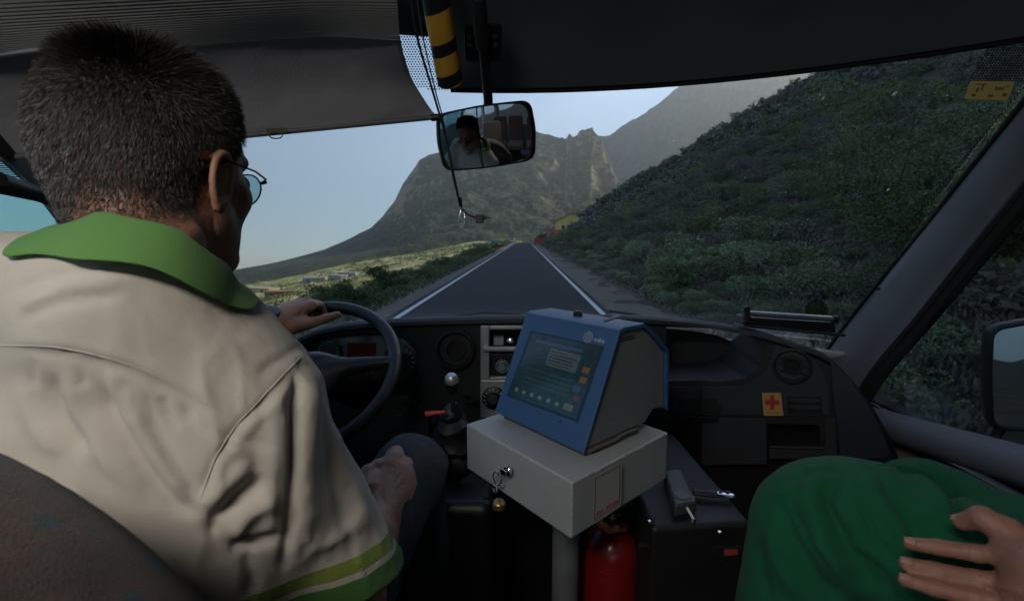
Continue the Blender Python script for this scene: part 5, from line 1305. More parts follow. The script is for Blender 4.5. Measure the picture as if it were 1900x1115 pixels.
# finer head and hands are meshed in the same surface by snapping its vertices back onto the field
for _ in range(2):
    n_ = sdf_normals(driver_sdf, V1); V1 = V1 - n_ * driver_sdf(V1)[:, None] * .9
me = np_mesh('body', V1, Q1)
_in = lambda V: (np.linalg.norm(V - hc, axis=1) < .15) | (np.linalg.norm(V - rh, axis=1) < .12) | (np.linalg.norm(V - lh_c, axis=1) < .13)
Vb, mb = refine(me, _in, driver_sdf, 1, 2)
def sculpt(V, m_, f, strokes, noise=.0002):
    px, py = proj(V); px = np.where(m_, px, -9999); nn = sdf_normals(f, V[m_], .001); D = np.zeros(len(V))
    for pts, w_, a_ in strokes: D += a_ * stroke(px, py, pts, w_)
    W = V[m_]; D[m_] += noise * fbm(W[:, 0] * 200, W[:, 1] * 200, 3, 9, W[:, 2] * 200); V[m_] = W + nn * D[m_][:, None]; return V
Vb = sculpt(Vb, mb & (np.linalg.norm(Vb - hc, axis=1) > .15), driver_sdf, [([(700, 858), (690, 876), (684, 890)], 2.5, -.0022), ([(732, 862), (728, 872), (722, 884)], 2.5, -.0018), ([(744, 877), (738, 886), (730, 898)], 2.5, -.0016), ([(753, 894), (744, 900), (734, 910)], 2.5, -.0018), ([(690, 905), (700, 925), (705, 950)], 4, .0012), ([(715, 905), (716, 930)], 3, .0012),
    ([(700, 868), (712, 876)], 2.5, -.001), ([(566, 566), (560, 578), (552, 590)], 2.5, -.0016), ([(578, 570), (572, 582)], 2.2, -.0014), ([(590, 573), (584, 584)], 2.2, -.0014), ([(540, 575), (560, 585)], 2.5, .0010)])
# faint creases and folds of the skin on the nape
Vb = sculpt(Vb, np.linalg.norm(Vb - hc, axis=1) <= .15, driver_sdf, [([(180, 425), (260, 418), (340, 432)], 4, -.0012), ([(200, 445), (280, 440), (350, 452)], 4, -.0010), ([(395, 400), (400, 440), (395, 480)], 5, -.0016)], .0003)
me.vertices.foreach_set('co', Vb.astype(np.float32).ravel()); me.update(); link('body', me, skin, DRV)

# ---- hair: thousands of short strands rooted in the scalp
def hn_sdf(P): return smin(head_sdf(P), rc(P, hl((0, -.030, -.040)), neck_lo, .056, .060), .03)
def hair_mask(q):
    """q: head coordinates; below 1 = scalp"""
    az = np.arctan2(q[:, 0], q[:, 1])                                     # 0 = face
    a = np.abs(az); line = np.interp(a, [0, .55, .95, 1.25, 1.42, 1.62, 1.95, 2.4, 3.15], [.088, .082, .055, .022, -.014, .010, -.046, -.090, -.100])
    return q[:, 2] - line
g = np.random.default_rng(3); n = 200000
dd = g.normal(size=(n, 3)); dd /= np.linalg.norm(dd, axis=1)[:, None]; o = np.array([0, -.015, .015])
pts, ok = march(lambda P: -hn_sdf(P), hc + np.where((np.arange(n) % 2 < 1)[:, None], o, np.array([0, -.035, -.045])) @ HM.T, dd @ HM.T, 0, .25, 60)
q = (pts - hc) @ HM; e_ = hair_mask(q); ear_c = np.abs(np.abs(q[:, 0]) - .084) + np.abs(q[:, 1] + .012) * .5 + np.abs(q[:, 2] + .004) * .4
keep_ = (e_ > g.exponential(.007, n) - .010) & ~((np.abs(q[:, 0]) > .0785) & (np.abs(q[:, 1] + .008) < .024) & (q[:, 2] < .020))
pts, q, e_ = pts[keep_], q[keep_], e_[keep_]; nn = sdf_normals(hn_sdf, pts, .004); nl = nn @ HM; m_ = len(pts)
crown = np.array([.010, -.045, .118]); tang = q - crown; tang -= nl * (tang * nl).sum(1)[:, None]; tang /= np.linalg.norm(tang, axis=1)[:, None] + 1e-6
down = np.array([0, -.25, -1.0]) - nl * (nl @ np.array([0, -.25, -1.0]))[:, None]; down /= np.linalg.norm(down, axis=1)[:, None] + 1e-6
hz_ = sstep(.02, .10, q[:, 2])[:, None]; flow = tang * (.35 + .5 * hz_) + down * (1 - hz_) * .9
ln = (.0062 + .0048 * sstep(-.06, .06, q[:, 2]) + .015 * sstep(.06, .112, q[:, 2])) * g.uniform(.7, 1.25, m_)
jit = g.normal(size=(m_, 3)) * .16; cl = fbm(q[:, 0] * 70, q[:, 1] * 70, 2, 5, q[:, 2] * 70)[:, None]
d0 = nl * (.70 + .55 * hz_) + flow * .75 + jit; d0 /= np.linalg.norm(d0, axis=1)[:, None]; d1 = nl * (.55 + .45 * hz_) + flow * 1.0 + jit * 1.1 + cl * .25 * np.roll(flow, 1, 1); d1 /= np.linalg.norm(d1, axis=1)[:, None]
L_ = ln[:, None]; a0 = q - nl * .002; a1 = a0 + d0 * L_ * .5; a2 = a1 + d1 * L_ * .55
sd_ = np.cross(d1, g.normal(size=(m_, 3))); sd_ /= np.linalg.norm(sd_, axis=1)[:, None]; wv = .00033
Vh = np.stack([a0 - sd_ * wv, a0 + sd_ * wv, a1 + sd_ * wv * .85, a1 - sd_ * wv * .85, a2 + sd_ * wv * .25, a2 - sd_ * wv * .25], 1).reshape(-1, 3)
b6 = np.arange(m_)[:, None] * 6; Qh = np.concatenate([b6 + [0, 1, 2, 3], b6 + [3, 2, 4, 5]], 1).reshape(-1, 4)
hm = bpy.data.materials.new('grey_brown_hair'); hm.use_nodes = True; N = hm.node_tree.nodes; L = hm.node_tree.links; b = N['Principled BSDF']
ge = N.new('ShaderNodeNewGeometry'); rp = N.new('ShaderNodeValToRGB'); E_ = rp.color_ramp.elements; E_[0].color = (.013, .011, .010, 1); E_[1].color = (.19, .19, .19, 1); E_[1].position = 1.0
for p_, c_ in ((.45, (.025, .021, .018)), (.62, (.060, .056, .053)), (.85, (.115, .112, .11))): e2_ = E_.new(p_); e2_.color = (*c_, 1)
at = N.new('ShaderNodeAttribute'); at.attribute_name = 'grey'; mm = N.new('ShaderNodeMath'); mm.operation = 'MULTIPLY_ADD'; mm.inputs[1].default_value = .62
L.new(ge.outputs['Random Per Island'], mm.inputs[0]); L.new(at.outputs['Fac'], mm.inputs[2]); L.new(mm.outputs[0], rp.inputs['Fac']); L.new(rp.outputs['Color'], b.inputs['Base Color']); b.inputs['Roughness'].default_value = .45; b.inputs['Specular IOR Level'].default_value = .35
me = np_mesh('hair', hc + Vh @ HM.T, Qh, smooth=True)
gy = np.clip(.42 - .42 * sstep(.055, .105, q[:, 2]) - .12 * sstep(-.02, -.07, q[:, 2]) + .10 * fbm(q[:, 0] * 25, q[:, 1] * 25, 2, 8, q[:, 2] * 25), 0, .5)
at_ = me.attributes.new('grey', 'FLOAT', 'POINT'); at_.data.foreach_set('value', np.repeat(gy, 6).astype(np.float32))
link('hair', me, hm, DRV)
# scalp shade under the strands: a thin cap of stubble-coloured skin
def cap_sdf(P):
    q = (P - hc) @ HM; d = hn_sdf(P) - .0016
    az = np.abs(np.arctan2(q[:, 0], q[:, 1])); line = np.interp(az, [0, .55, .95, 1.25, 1.42, 1.62, 1.95, 2.4, 3.15], [.088, .082, .055, .022, -.014, .010, -.046, -.090, -.100])
    m_ = np.maximum(np.maximum(np.abs(q[:, 0]) * -1 + .0795, 0) * 0, 0)
    ear = np.maximum(np.maximum(.069 - np.abs(q[:, 0]), np.abs(q[:, 1] + .004) - .034), q[:, 2] - .024)
    return np.maximum(np.maximum(d, (line + .085 - q[:, 2]) * .7), -ear)
V, Q = sdf_mesh('c', cap_sdf, hc - .14, hc + .15, .003)
link('scalp', np_mesh('scalp', V, Q), mat('scalp', (.050, .036, .028), rough=.9, var=.3, scale=120), DRV)

# ---- glasses
gm = mat('glasses_metal', (.02, .02, .022), rough=.3, metal=.8)
GL = MB()
for s in (-1, 1):
    GL.tube([hl((s * .034 + .026 * math.cos(k * math.pi / 12), .095 - .006 * abs(math.cos(k * math.pi / 12)), -.004 + .021 * math.sin(k * math.pi / 12))) for k in range(24)], .0011, 6, closed=True)
    GL.tube([hl((s * .060, .090, .004)), hl((s * .074, .080, .006)), hl((s * .082, .05, .008)), hl((s * .086, .0, .006)), hl((s * .082, -.018, -.006))], .0013, 6)
    GL.tube([hl((s * .060, .090, .004)), hl((s * .067, .089, .005))], .0024, 6)
GL.tube([hl((-.009, .098, .004)), hl((0, .110, .006)), hl((.009, .098, .004))], .0011, 6)
GLS = GL.build('glasses', gm, DRV)
lensm = glass('lens_glass', (.42, .62, .64), .03)
for s in (-1, 1): MB().add([hl((s * .034 + .025 * math.cos(k * math.pi / 12), .0925, -.004 + .020 * math.sin(k * math.pi / 12))) for k in range(24)], [tuple(range(24))]).build('lens', lensm, GLS, smooth=0)

# ---- shirt
hem_ax = RE - RS; hem_L = np.linalg.norm(hem_ax); hem_ax = hem_ax / hem_L; hem_t = .285; hemL_ax = (LE - LS) / np.linalg.norm(LE - LS)
hA = un(744, 1045, .59); hB = un(640, 1118, .50); hT = (hB - hA) / np.linalg.norm(hB - hA); hN = hem_ax - hT * hem_ax.dot(hT); hN /= np.linalg.norm(hN)
RH = RS + (RE - RS) * .93 + np.array([.010, .0, 0])
cN = np.array([-.372, .460, -.034]); cA = R(35); cEx = np.array([math.cos(R(10)), 0, -math.sin(R(10))]); cEf = np.array([-.15, math.cos(cA), -math.sin(cA)]); cEf /= np.linalg.norm(cEf); cUp = np.cross(cEx, cEf)
def shirt_outer(P):
    d = ell(P, TC + np.array([0, -.005, 0]), (.205, .142, .235))
    d = smin(d, rc(P, neck_lo + np.array([.0, .0, .012]), RS + np.array([0, 0, .004]), .066, .067), .05)
    d = smin(d, rc(P, neck_lo + np.array([.0, .0, .012]), LS + np.array([0, 0, .008]), .066, .070), .05)
    d = smin(d, ell(P, (-.42, .50, -.56), (.190, .150, .20)), .08)
    d = smin(d, rc(P, RS, RH, .069, .082), .022)
    d = smin(d, rc(P, LS, LS + (LE - LS) * .75, .070, .080), .03)
    return d
def shirt_sdf(P):
    d = shirt_outer(P)
    t = (P - RS) @ hem_ax; near = rc(P, RS, RE, .11, .11); cutp = (P - hA) @ hN
    d = np.where(near < 0, smax(d, cutp, .004), d)
    d = np.where((P[:, 0] > -.36) & (t > .1) & (near < .03), np.maximum(d, cutp), d)
    inner = np.maximum(rc(P, RS, RH, .063, .076), -.05 - cutp); d = np.maximum(d, -inner)
    tl = (P - LS) @ hemL_ax; nl_ = rc(P, LS, LE, .11, .11); d = np.where(nl_ < 0, np.maximum(d, tl - .24), d)
    # neck opening
    q = P - cN; h_ = q @ cUp; rr = np.hypot(q @ cEx, q @ cEf); d = np.maximum(d, -np.maximum(rr - .060, -h_ - .04))
    return d
V, Q = sdf_mesh('s', shirt_sdf, (-.82, .28, -.78), (-.06, .80, .03), .0042)
nn = sdf_normals(shirt_outer, V, .004); px, py = proj(V); back = (nn * (V / np.linalg.norm(V, axis=1)[:, None])).sum(1) < .25
px = np.where(back, px, -9999)
F_ = np.zeros(len(V))
def fold(pts, w_, amp):
    global F_; F_ = F_ + amp * stroke(px, py, pts, w_)
# yoke ridge, long sleeve fold, armpit folds, back creases (amplitudes in metres)
fold([(0, 648), (120, 655), (250, 690), (340, 735), (432, 790)], 9, -.0022); fold([(0, 628), (120, 636), (250, 668), (345, 715), (440, 772)], 14, .0016)
fold([(548, 672), (546, 760), (543, 860), (538, 960), (520, 1080)], 9, -.0065); fold([(575, 668), (572, 780), (570, 900), (560, 1010)], 22, .0050); fold([(520, 690), (510, 780), (505, 900), (500, 1000)], 18, .0035)
fold([(540, 690), (500, 735), (440, 790), (400, 850), (368, 930)], 7, -.0025); fold([(560, 685), (512, 745), (458, 800), (415, 860), (385, 930)], 12, .0018)
fold([(500, 880), (440, 925), (400, 960), (385, 1000)], 14, -.0070); fold([(515, 915), (455, 960), (430, 1000)], 16, .0060); fold([(470, 850), (420, 900), (370, 945)], 16, .0045)
fold([(530, 990), (470, 1010), (420, 1020)], 12, -.0060); fold([(330, 745), (370, 790), (430, 815), (520, 830)], 12, -.0030); fold([(350, 770), (400, 815), (470, 850)], 14, .0035)
fold([(180, 700), (215, 780), (260, 860), (320, 935), (372, 960)], 13, -.0050); fold([(200, 690), (245, 780), (300, 860), (350, 930)], 16, .0045); fold([(260, 720), (290, 800), (340, 880), (378, 920)], 12, -.0035)
fold([(120, 690), (150, 770), (200, 850), (270, 930)], 18, .0045); fold([(95, 690), (115, 770), (165, 840)], 14, -.0040); fold([(30, 700), (60, 790), (110, 850)], 18, .0035)
fold([(300, 735), (310, 770), (330, 800)], 9, -.0030); fold([(225, 700), (232, 740), (250, 780)], 9, -.0028); fold([(150, 672), (158, 720)], 8, -.0025); fold([(60, 660), (66, 720)], 8, -.0025)
fold([(20, 600), (110, 560), (230, 545)], 12, -.0022); fold([(30, 575), (130, 530), (260, 520)], 14, .0022); fold([(0, 545), (80, 515), (180, 500)], 10, -.0018)
fold([(600, 760), (612, 860), (640, 960), (660, 1040)], 14, -.0035); fold([(630, 780), (650, 880), (680, 980)], 16, .0030); fold([(470, 700), (520, 668), (560, 640)], 10, -.0022); fold([(440, 620), (500, 650), (550, 665)], 12, .0020)
fold([(560, 1020), (620, 1000), (690, 960)], 14, .0022); fold([(455, 1020), (470, 1080), (460, 1115)], 14, -.005); fold([(590, 700), (640, 800)], 10, -.002)
F_ += .0011 * fbm(V[:, 0] * 28, V[:, 1] * 28, 3, 61, V[:, 2] * 28) + .0022 * fbm(V[:, 0] * 9, V[:, 1] * 9, 2, 66, V[:, 2] * 9)
rg_ = 1 - np.abs(fbm(V[:, 0] * 17 + V[:, 1] * 6, V[:, 1] * 15, 3, 91, V[:, 2] * 7 + V[:, 0] * 5))
F_ = F_ * 1.1 + .0032 * (np.clip(rg_, 0, 1) ** 4 - .3) * sstep(-.03, -.14, V[:, 2])
V = V + nn * F_[:, None]
me = np_mesh('shirt', V, Q)
t = (V - RS) @ hem_ax; near = rc(V, RS, RE, .12, .12); band = np.where(near < 0, -((V - hA) @ hN), 9)
tl = (V - LS) @ hemL_ax; band = np.where((rc(V, LS, LE, .11, .11) < 0) & (V[:, 0] < -.62), .24 - tl, band)
at_ = me.attributes.new('from_hem', 'FLOAT', 'POINT'); at_.data.foreach_set('value', np.clip(band, 0, .2).astype(np.float32))
sm = bpy.data.materials.new('shirt_cotton'); sm.use_nodes = True; N = sm.node_tree.nodes; L = sm.node_tree.links; b = N['Principled BSDF']
at = N.new('ShaderNodeAttribute'); at.attribute_name = 'from_hem'; rp = N.new('ShaderNodeValToRGB'); rp.color_ramp.interpolation = 'CONSTANT'; E_ = rp.color_ramp.elements
cream = (.52, .475, .415, 1); lime = (.20, .27, .045, 1); grn = (.06, .18, .035, 1)
E_[0].color = grn; E_[0].position = 0; E_[1].position = .15; E_[1].color = cream; e_ = E_.new(.19); e_.color = lime; e_ = E_.new(.28); e_.color = cream
mr = N.new('ShaderNodeMath'); mr.operation = 'MULTIPLY'; mr.inputs[1].default_value = 4.8; L.new(at.outputs['Fac'], mr.inputs[0]); L.new(mr.outputs[0], rp.inputs['Fac'])
tc = N.new('ShaderNodeTexCoord'); no = N.new('ShaderNodeTexNoise'); no.inputs['Scale'].default_value = 22; no.inputs['Detail'].default_value = 6; L.new(tc.outputs['Object'], no.inputs['Vector'])
mx = N.new('ShaderNodeMixRGB'); mx.blend_type = 'MULTIPLY'; mx.inputs['Fac'].default_value = .22; L.new(rp.outputs['Color'], mx.inputs['Color1']); L.new(no.outputs['Fac'], mx.inputs['Color2']); L.new(mx.outputs['Color'], b.inputs['Base Color'])
b.inputs['Roughness'].default_value = .85; b.inputs['Sheen Weight'].default_value = .15; b.inputs['Specular IOR Level'].default_value = .2
n2 = N.new('ShaderNodeTexNoise'); n2.inputs['Scale'].default_value = 1400; n3 = N.new('ShaderNodeTexNoise'); n3.inputs['Scale'].default_value = 75; n3.inputs['Detail'].default_value = 4
L.new(tc.outputs['Object'], n2.inputs['Vector']); L.new(tc.outputs['Object'], n3.inputs['Vector']); ad = N.new('ShaderNodeMath'); ad.operation = 'MULTIPLY_ADD'; ad.inputs[1].default_value = .25; L.new(n2.outputs['Fac'], ad.inputs[0]); L.new(n3.outputs['Fac'], ad.inputs[2])
bp = N.new('ShaderNodeBump'); bp.inputs['Strength'].default_value = .45; bp.inputs['Distance'].default_value = .0020; L.new(ad.outputs[0], bp.inputs['Height']); L.new(bp.outputs['Normal'], b.inputs['Normal'])
SH_ = link('shirt', me, sm, DRV)
# seams: thin raised stitching lines laid on the cloth
from mathutils.bvhtree import BVHTree
def bvh_of(V, Q): return BVHTree.FromPolygons([tuple(v) for v in V], [tuple(map(int, f)) for f in Q])
BV = bvh_of(V, Q)
def lay(bv, pts, r, name, m, parent, n=10, lift=0, flat=1.0):
    path = []
    for a in spline([(p[0], p[1], 0) for p in pts], n):
        d = Vector(ray(a[0], a[1])).normalized(); h = bv.ray_cast(Vector((0, 0, 0)), d)
        if h[0] is not None: path.append(np.array(h[0]) + np.array(h[1]) * lift * (1 if h[1].dot(d) < 0 else -1))
    if len(path) > 2: return MB().tube(path, r, 6, flat=flat).build(name, m, parent)
seam_m = mat('shirt_seam', (.50, .455, .39), rough=.85)
lay(BV, [(0, 640), (120, 646), (250, 680), (340, 725), (436, 782)],   .0005, 'seam', seam_m, SH_, lift=.0004)
lay(BV, [(556, 664), (510, 712), (470, 755), (436, 792), (400, 850), (372, 925)], .0006, 'seam', seam_m, SH_, lift=.0004)

# ---- collar: folded green collar around the neck
cm = mat('collar_green', (.092, .225, .048), rough=.8, var=.05, bump=.4, bscale=900, sheen=.1)
G = []
for i in range(57):
    th = R(106 + i / 56 * 328)               # 270 deg = back; gap at the front
    q_ = th; ring = []
    fr = (1 + math.cos(q_ - R(90))) / 2       # 1 front, 0 back
    ex = cEx * math.cos(q_) + cEf * math.sin(q_)
    side_r = max(0, math.cos(q_)); side_l = max(0, -math.cos(q_))
    drop = .037 - .013 * side_r
    for (rad, h) in [(.0605, .008), (.0615, .018), (.0640, .0225), (.0685, .020), (.074 + .004 * side_r, .004), (.079 + .004 * side_r - .007 * side_l, -.3 * drop), (.083 + .004 * side_r - .012 * side_l, -.75 * drop), (.085 + .004 * side_r - .013 * side_l, -drop)]:
        ring.append(cN + ex * rad + cUp * (h + .002 * math.sin(i * .6)) + np.array([0, 0, .0]))
    G.append(ring)
def shirt_fit(p):
    p = np.array(p); d = shirt_outer(p[None])[0]
    if d < .006: n0_ = sdf_normals(shirt_outer, p[None], .004)[0]; p = p + n0_ * (.006 - d)
    return p
G = [[p if j < 4 else shirt_fit(p) for j, p in enumerate(r)] for r in G]
MB().grid(G).build('collar', cm, SH_, solid=.0014, subd=2, smooth=180)

# ---- trousers
def trouser_sdf(P):
    d = ell(P, (-.42, .52, -.68), (.185, .16, .14))
    for s, kn in ((1, (-.245, .96, -.505)), (-1, (-.60, .95, -.50))):
        hp = (-.42 + s * .085, .52, -.66); an = (kn[0] + .02, 1.17, -1.18); d = smin(d, chain(P, [hp, kn, an], [.088, .068, .055], .05), .04)
    return np.maximum(d, -1.20 - P[:, 2]) + .005 * fbm(P[:, 0] * 20 + P[:, 1] * 8, P[:, 1] * 9, 3, 3, P[:, 2] * 18)
V, Q = sdf_mesh('t', trouser_sdf, (-.74, .32, -1.24), (-.12, 1.30, -.38), .008)
link('trousers', np_mesh('trousers', V, Q), mat('grey_blue_denim', (.040, .050, .062), rough=.9, var=.25, scale=60, bump=.7, bscale=900), DRV)
for s in (-.245, -.60):
    MB().tube([(s + .02, 1.13, -1.34), (s + .02, 1.20, -1.33), (s + .02, 1.30, -1.35), (s + .02, 1.40, -1.365)], [.042, .048, .045, .03], 14, flat=.8).build('shoe', black, DRV, subd=1)
# watch on the left wrist
wa = LW - LE; wa /= np.linalg.norm(wa); wcn = LW + wa * .004
MB().lathe([(.0305, -.012), (.034, -.009), (.034, .009), (.0305, .012)], wcn, wa, 28).build('watch_strap', black, DRV)
wn3 = np.array([.35, -.3, .9]); wn3 -= wa * wn3.dot(wa); wn3 /= np.linalg.norm(wn3)
MB().lathe([(0, .030), (.021, .030), (.022, .036), (.021, .041), (.017, .042), (0, .041)], wcn, wn3, 24).build('watch_case', mat('dark_steel', (.06, .07, .09), rough=.25, metal=.8), DRV)

# ---- driver's seat back in the foreground
SEATM = mat('seat_moquette', (.038, .023, .020), rough=.95, var=.45, scale=40, bump=.9, bscale=900, speck=(52, .56, (.008, .032, .038)), sheen=.2, detail=6)
def seat(name, label, c, w_, zt, tilt, cr=.10, depth=.10, zb=-.75):
    T = thing(name, label, 'seat', (c[0], c[1], -1.41)); cx, cy = c[0], c[1]
    def f(P):
        q = P - np.array([cx, cy, 0]); yy = q[:, 1] + (q[:, 2] - zb) * math.tan(R(tilt)); d = np.maximum(np.abs(q[:, 0]) - w_ / 2 + cr, 0); e = np.maximum(q[:, 2] - zt + cr, 0)
        b_ = np.hypot(d, e) - cr; b_ = np.maximum(b_, zb - q[:, 2]); c_ = np.abs(yy) - depth / 2 - .012 * np.cos(np.clip(q[:, 0] / w_ * 3, -1.5, 1.5)); return smax(b_, c_, .05)
    V, Q = sdf_mesh('b', f, (cx - w_ / 2 - .03, cy - .32, zb - .03), (cx + w_ / 2 + .03, cy + .16, zt + .03), .010)
    link('backrest', np_mesh('backrest', V, Q), SEATM, T)
    def f2(P):
        q = P - np.array([cx, cy + .25, zb - .06]); return smax(smax(np.abs(q[:, 0]) - w_ / 2, np.abs(q[:, 1]) - .26, .05), np.abs(q[:, 2]) - .06, .05)
    V, Q = sdf_mesh('c', f2, (cx - w_ / 2 - .02, cy - .04, zb - .14), (cx + w_ / 2 + .02, cy + .54, zb + .02), .012)
    link('cushion', np_mesh('cushion', V, Q), SEATM, T)
    MB().box((cx, cy + .2, (zb - .12 - 1.41) / 2), (w_ * .7, .36, 1.41 + zb - .12)).build('base', black, T, bevel=.02)
    return T
seat('driver_seat', 'dark patterned fabric driver seat back, out of focus in the near corner', (-.47, .275), .66, -.075, 8, cr=.25)
# ================================================================ PASSENGER
kn = np.array([.455, .68, -.425]); hip = np.array([.80, .30, -.50]); ank = np.array([.365, .74, -1.20])
def pass_torso(P):
    d = ell(P, (.93, .12, -.28), (.13, .12, .26)); d = smin(d, ell(P, (.90, .16, -.55), (.15, .15, .13)), .06)
    return d
ph = un(1850, 1050, .46)
PT = [un(1868, 988, .468), un(1824, 961, .482), un(1786, 968, .497)]
def pass_sdf(P):
    d = pass_torso(P)
    hd = np.array([.93, .16, .14]); M_ = rotm(0, 0, 35); q = (P - hd) @ M_
    h = smin(ell(q, (0, -.01, .03), (.077, .098, .086)), ell(q, (0, .03, -.045), (.058, .064, .066)), .03); h = smin(h, rc(q, (0, .09, .012), (0, .114, -.028), .008, .011), .012)
    h = smin(h, ell(q, (0, .07, .026), (.056, .02, .014)), .02); h = smin(h, ell(q, (0, .084, -.095), (.02, .017, .015)), .02)
    for s in (-1, 1): h = smin(h, ell(q, (s * .08, -.01, 0), (.008, .018, .030)), .008); h = smax(h, -ell(q, (s * .031, .104, .004), (.016, .015, .011)), .01)
    d = smin(d, h, .02); d = smin(d, rc(P, (.93, .14, .08), (.93, .12, -.05), .052, .06), .03)
    d = smin(d, rc(P, (.93, .12, -.07), (.78, .20, -.12), .05, .048), .04); d = smin(d, rc(P, (.93, .12, -.07), (1.03, .02, -.12), .05, .048), .04)
    wr = un(1960, 1085, .42)
    d = smin(d, chain(P, [(.78, .20, -.12), (.72, .22, -.38), wr], [.048, .040, .029], .03), .03)
    ax = np.array([-.88, .40, .16]); d = smin(d, pass_hand(P, wr), .012)
    d = smin(d, chain(P, [(1.03, .02, -.12), (1.02, .25, -.35), (.93, .42, -.40)], [.048, .04, .028], .03), .03); d = smin(d, ell(P, (.90, .47, -.40), (.03, .06, .02)), .02)
    for hp, k_, a_ in ((hip, kn, ank), (hip + [.14, .06, 0], kn + [.30, .16, -.085], ank + [.32, .18, 0])):
        d = smin(d, chain(P, [hp, k_, a_], [.07, .05, .036], .05), .05); d = smin(d, rc(P, a_ + np.array([0, 0, -.10]), a_ + np.array([-.06, .16, -.13]), .035, .026), .03)
    return d
# fingers laid out knuckle by knuckle over the cloth (index, middle, ring, little)
FING = [([1878, 1810, 1742, 1690], [1032, 1026, 1015, 1008], [.452, .472, .486, .496]),
        ([1885, 1810, 1737, 1682], [1084, 1073, 1058, 1045], [.444, .462, .475, .485]),
        ([1892, 1806, 1732, 1680], [1128, 1108, 1091, 1076], [.434, .450, .463, .473]),
        ([1900, 1840, 1785, 1745], [1168, 1160, 1148, 1136], [.422, .436, .447, .455])]
def pass_hand(P, wr):
    d = None
    for i, (xs, ys_, Ys) in enumerate(FING):
        p = [un(a, b, c) for a, b, c in zip(xs, ys_, Ys)]; r = (.0087, .0089, .0085, .0076)[i]
        pl = rc(P, wr, p[0], .024, .0138); d = pl if d is None else smin(d, pl, .020)
    for i, (xs, ys_, Ys) in enumerate(FING):
        p = [un(a, b, c) for a, b, c in zip(xs, ys_, Ys)]; r = (.0087, .0089, .0085, .0076)[i]
        f = chain(P, p, [r * 1.12, r * 1.02, r * .95, r * .80], .003)
        d = np.where(P[:, 0] > un(1850, 1060, .44)[0], smin(d, f, .004), smin(d, f, .009 if i in (2, 3) else .0022))
    t = chain(P, [wr * .55 + un(1880, 1030, .46) * .45] + PT, [.021, .0150, .0115, .0090], .006)
    return smin(d, t, .010)
PS = thing('person', 'front seat passenger in green trousers with one hand resting on the knee', 'person', (.85, .3, -.75))
V, Q = sdf_mesh('b', pass_sdf, (.22, -.14, -1.38), (1.10, 1.16, .30), .0038)
# hand region carries the detail: refine by snapping, then subdivide only there
for _ in range(2): V = V - sdf_normals(pass_sdf, V) * pass_sdf(V)[:, None] * .9
me = np_mesh('body', V, Q)
V, m_ = refine(me, lambda V: np.linalg.norm(V - un(1800, 1060, .46), axis=1) < .13, pass_sdf, 1, 2)
px, py = proj(V); px = np.where(m_, px, -9999); F_ = np.zeros(len(V))
for (xs, ys_, Ys) in FING:
    for j, wd in ((1, 17), (2, 15)):
        for o_ in (-7, 0, 6):
            fold([(xs[j] + o_ + 2, ys_[j] - wd), (xs[j] + o_, ys_[j] - 3), (xs[j] + o_ + 2, ys_[j] + wd - 4)], 2.0, -.0007)
for p_ in ([(1830, 1000), (1870, 1016), (1900, 1030)], [(1835, 1085), (1870, 1092), (1900, 1100)]): fold(p_, 5, .0012)
F_ += np.where(m_, .00025 * fbm(V[:, 0] * 220, V[:, 1] * 220, 3, 9, V[:, 2] * 220), 0)
V = V + sdf_normals(pass_sdf, V, .001) * F_[:, None]; me.vertices.foreach_set('co', V.astype(np.float32).ravel()); me.update()
skin2 = mat('passenger_skin', (.25, .115, .080), rough=.5, var=.14, scale=40, bump=.4, bscale=420, sss=.1, speck=(50, .66, (.20, .08, .055)))
BODY = link('body', me, skin2, PS)
# finger nails
nail = mat('finger_nail', (.32, .17, .13), rough=.3, var=.05)
for (xs, ys_, Ys) in FING[:3] + [([0, 0, 1824, 1786], [0, 0, 961, 967], [0, 0, .482, .497])]:
    a, b = un(xs[2], ys_[2], Ys[2]), un(xs[3], ys_[3], Ys[3]); ax = (b - a) / np.linalg.norm(b - a); n_ = np.array([.05, -.55, .83]); n_ -= ax * n_.dot(ax); n_ /= np.linalg.norm(n_); s_ = np.cross(ax, n_); G = []
    r_ = .0070 if ys_[3] != 967 else .0082
    for i in range(6):
        row = []
        for j in range(7):
            u = -.006 + i / 5 * .0105; an = (j - 3) / 3 * R(44) * (1 if i < 4 else .8); row.append(b + ax * (u + .002) + s_ * math.sin(an) * r_ * .95 + n_ * (math.cos(an) * r_ * (1.02 - .03 * i / 5) + .0006))
        G.append(row)
    MB().grid(G).build('nail', nail, PS, solid=.0006, smooth=80)
def ptr(P):
    kk = kn; a_ = ank
    d = ell(P, (.90, .16, -.60), (.18, .17, .13))
    th = smin(rc(P, hip + [0, 0, -.01], kk + [.05, -.045, .012], .115, .092), np.linalg.norm(P - (kk + [.005, .0, .0]), axis=1) - .082, .05)
    d = smin(d, th, .05)
    d = smin(d, chain(P, [kk + [-.012, -.005, -.03], kk * .6 + a_ * .4 + [0, -.02, 0], a_], [.088, .086, .070], .04), .035)
    d = smin(d, chain(P, [hip + [.14, .06, 0], kk + [.30, .16, -.085], a_ + [.32, .18, 0]], [.10, .085, .066], .04), .03)
    return np.maximum(d, -1.26 - P[:, 2])
V, Q = sdf_mesh('t', ptr, (.16, -.04, -1.30), (1.14, 1.20, -.22), .0055)
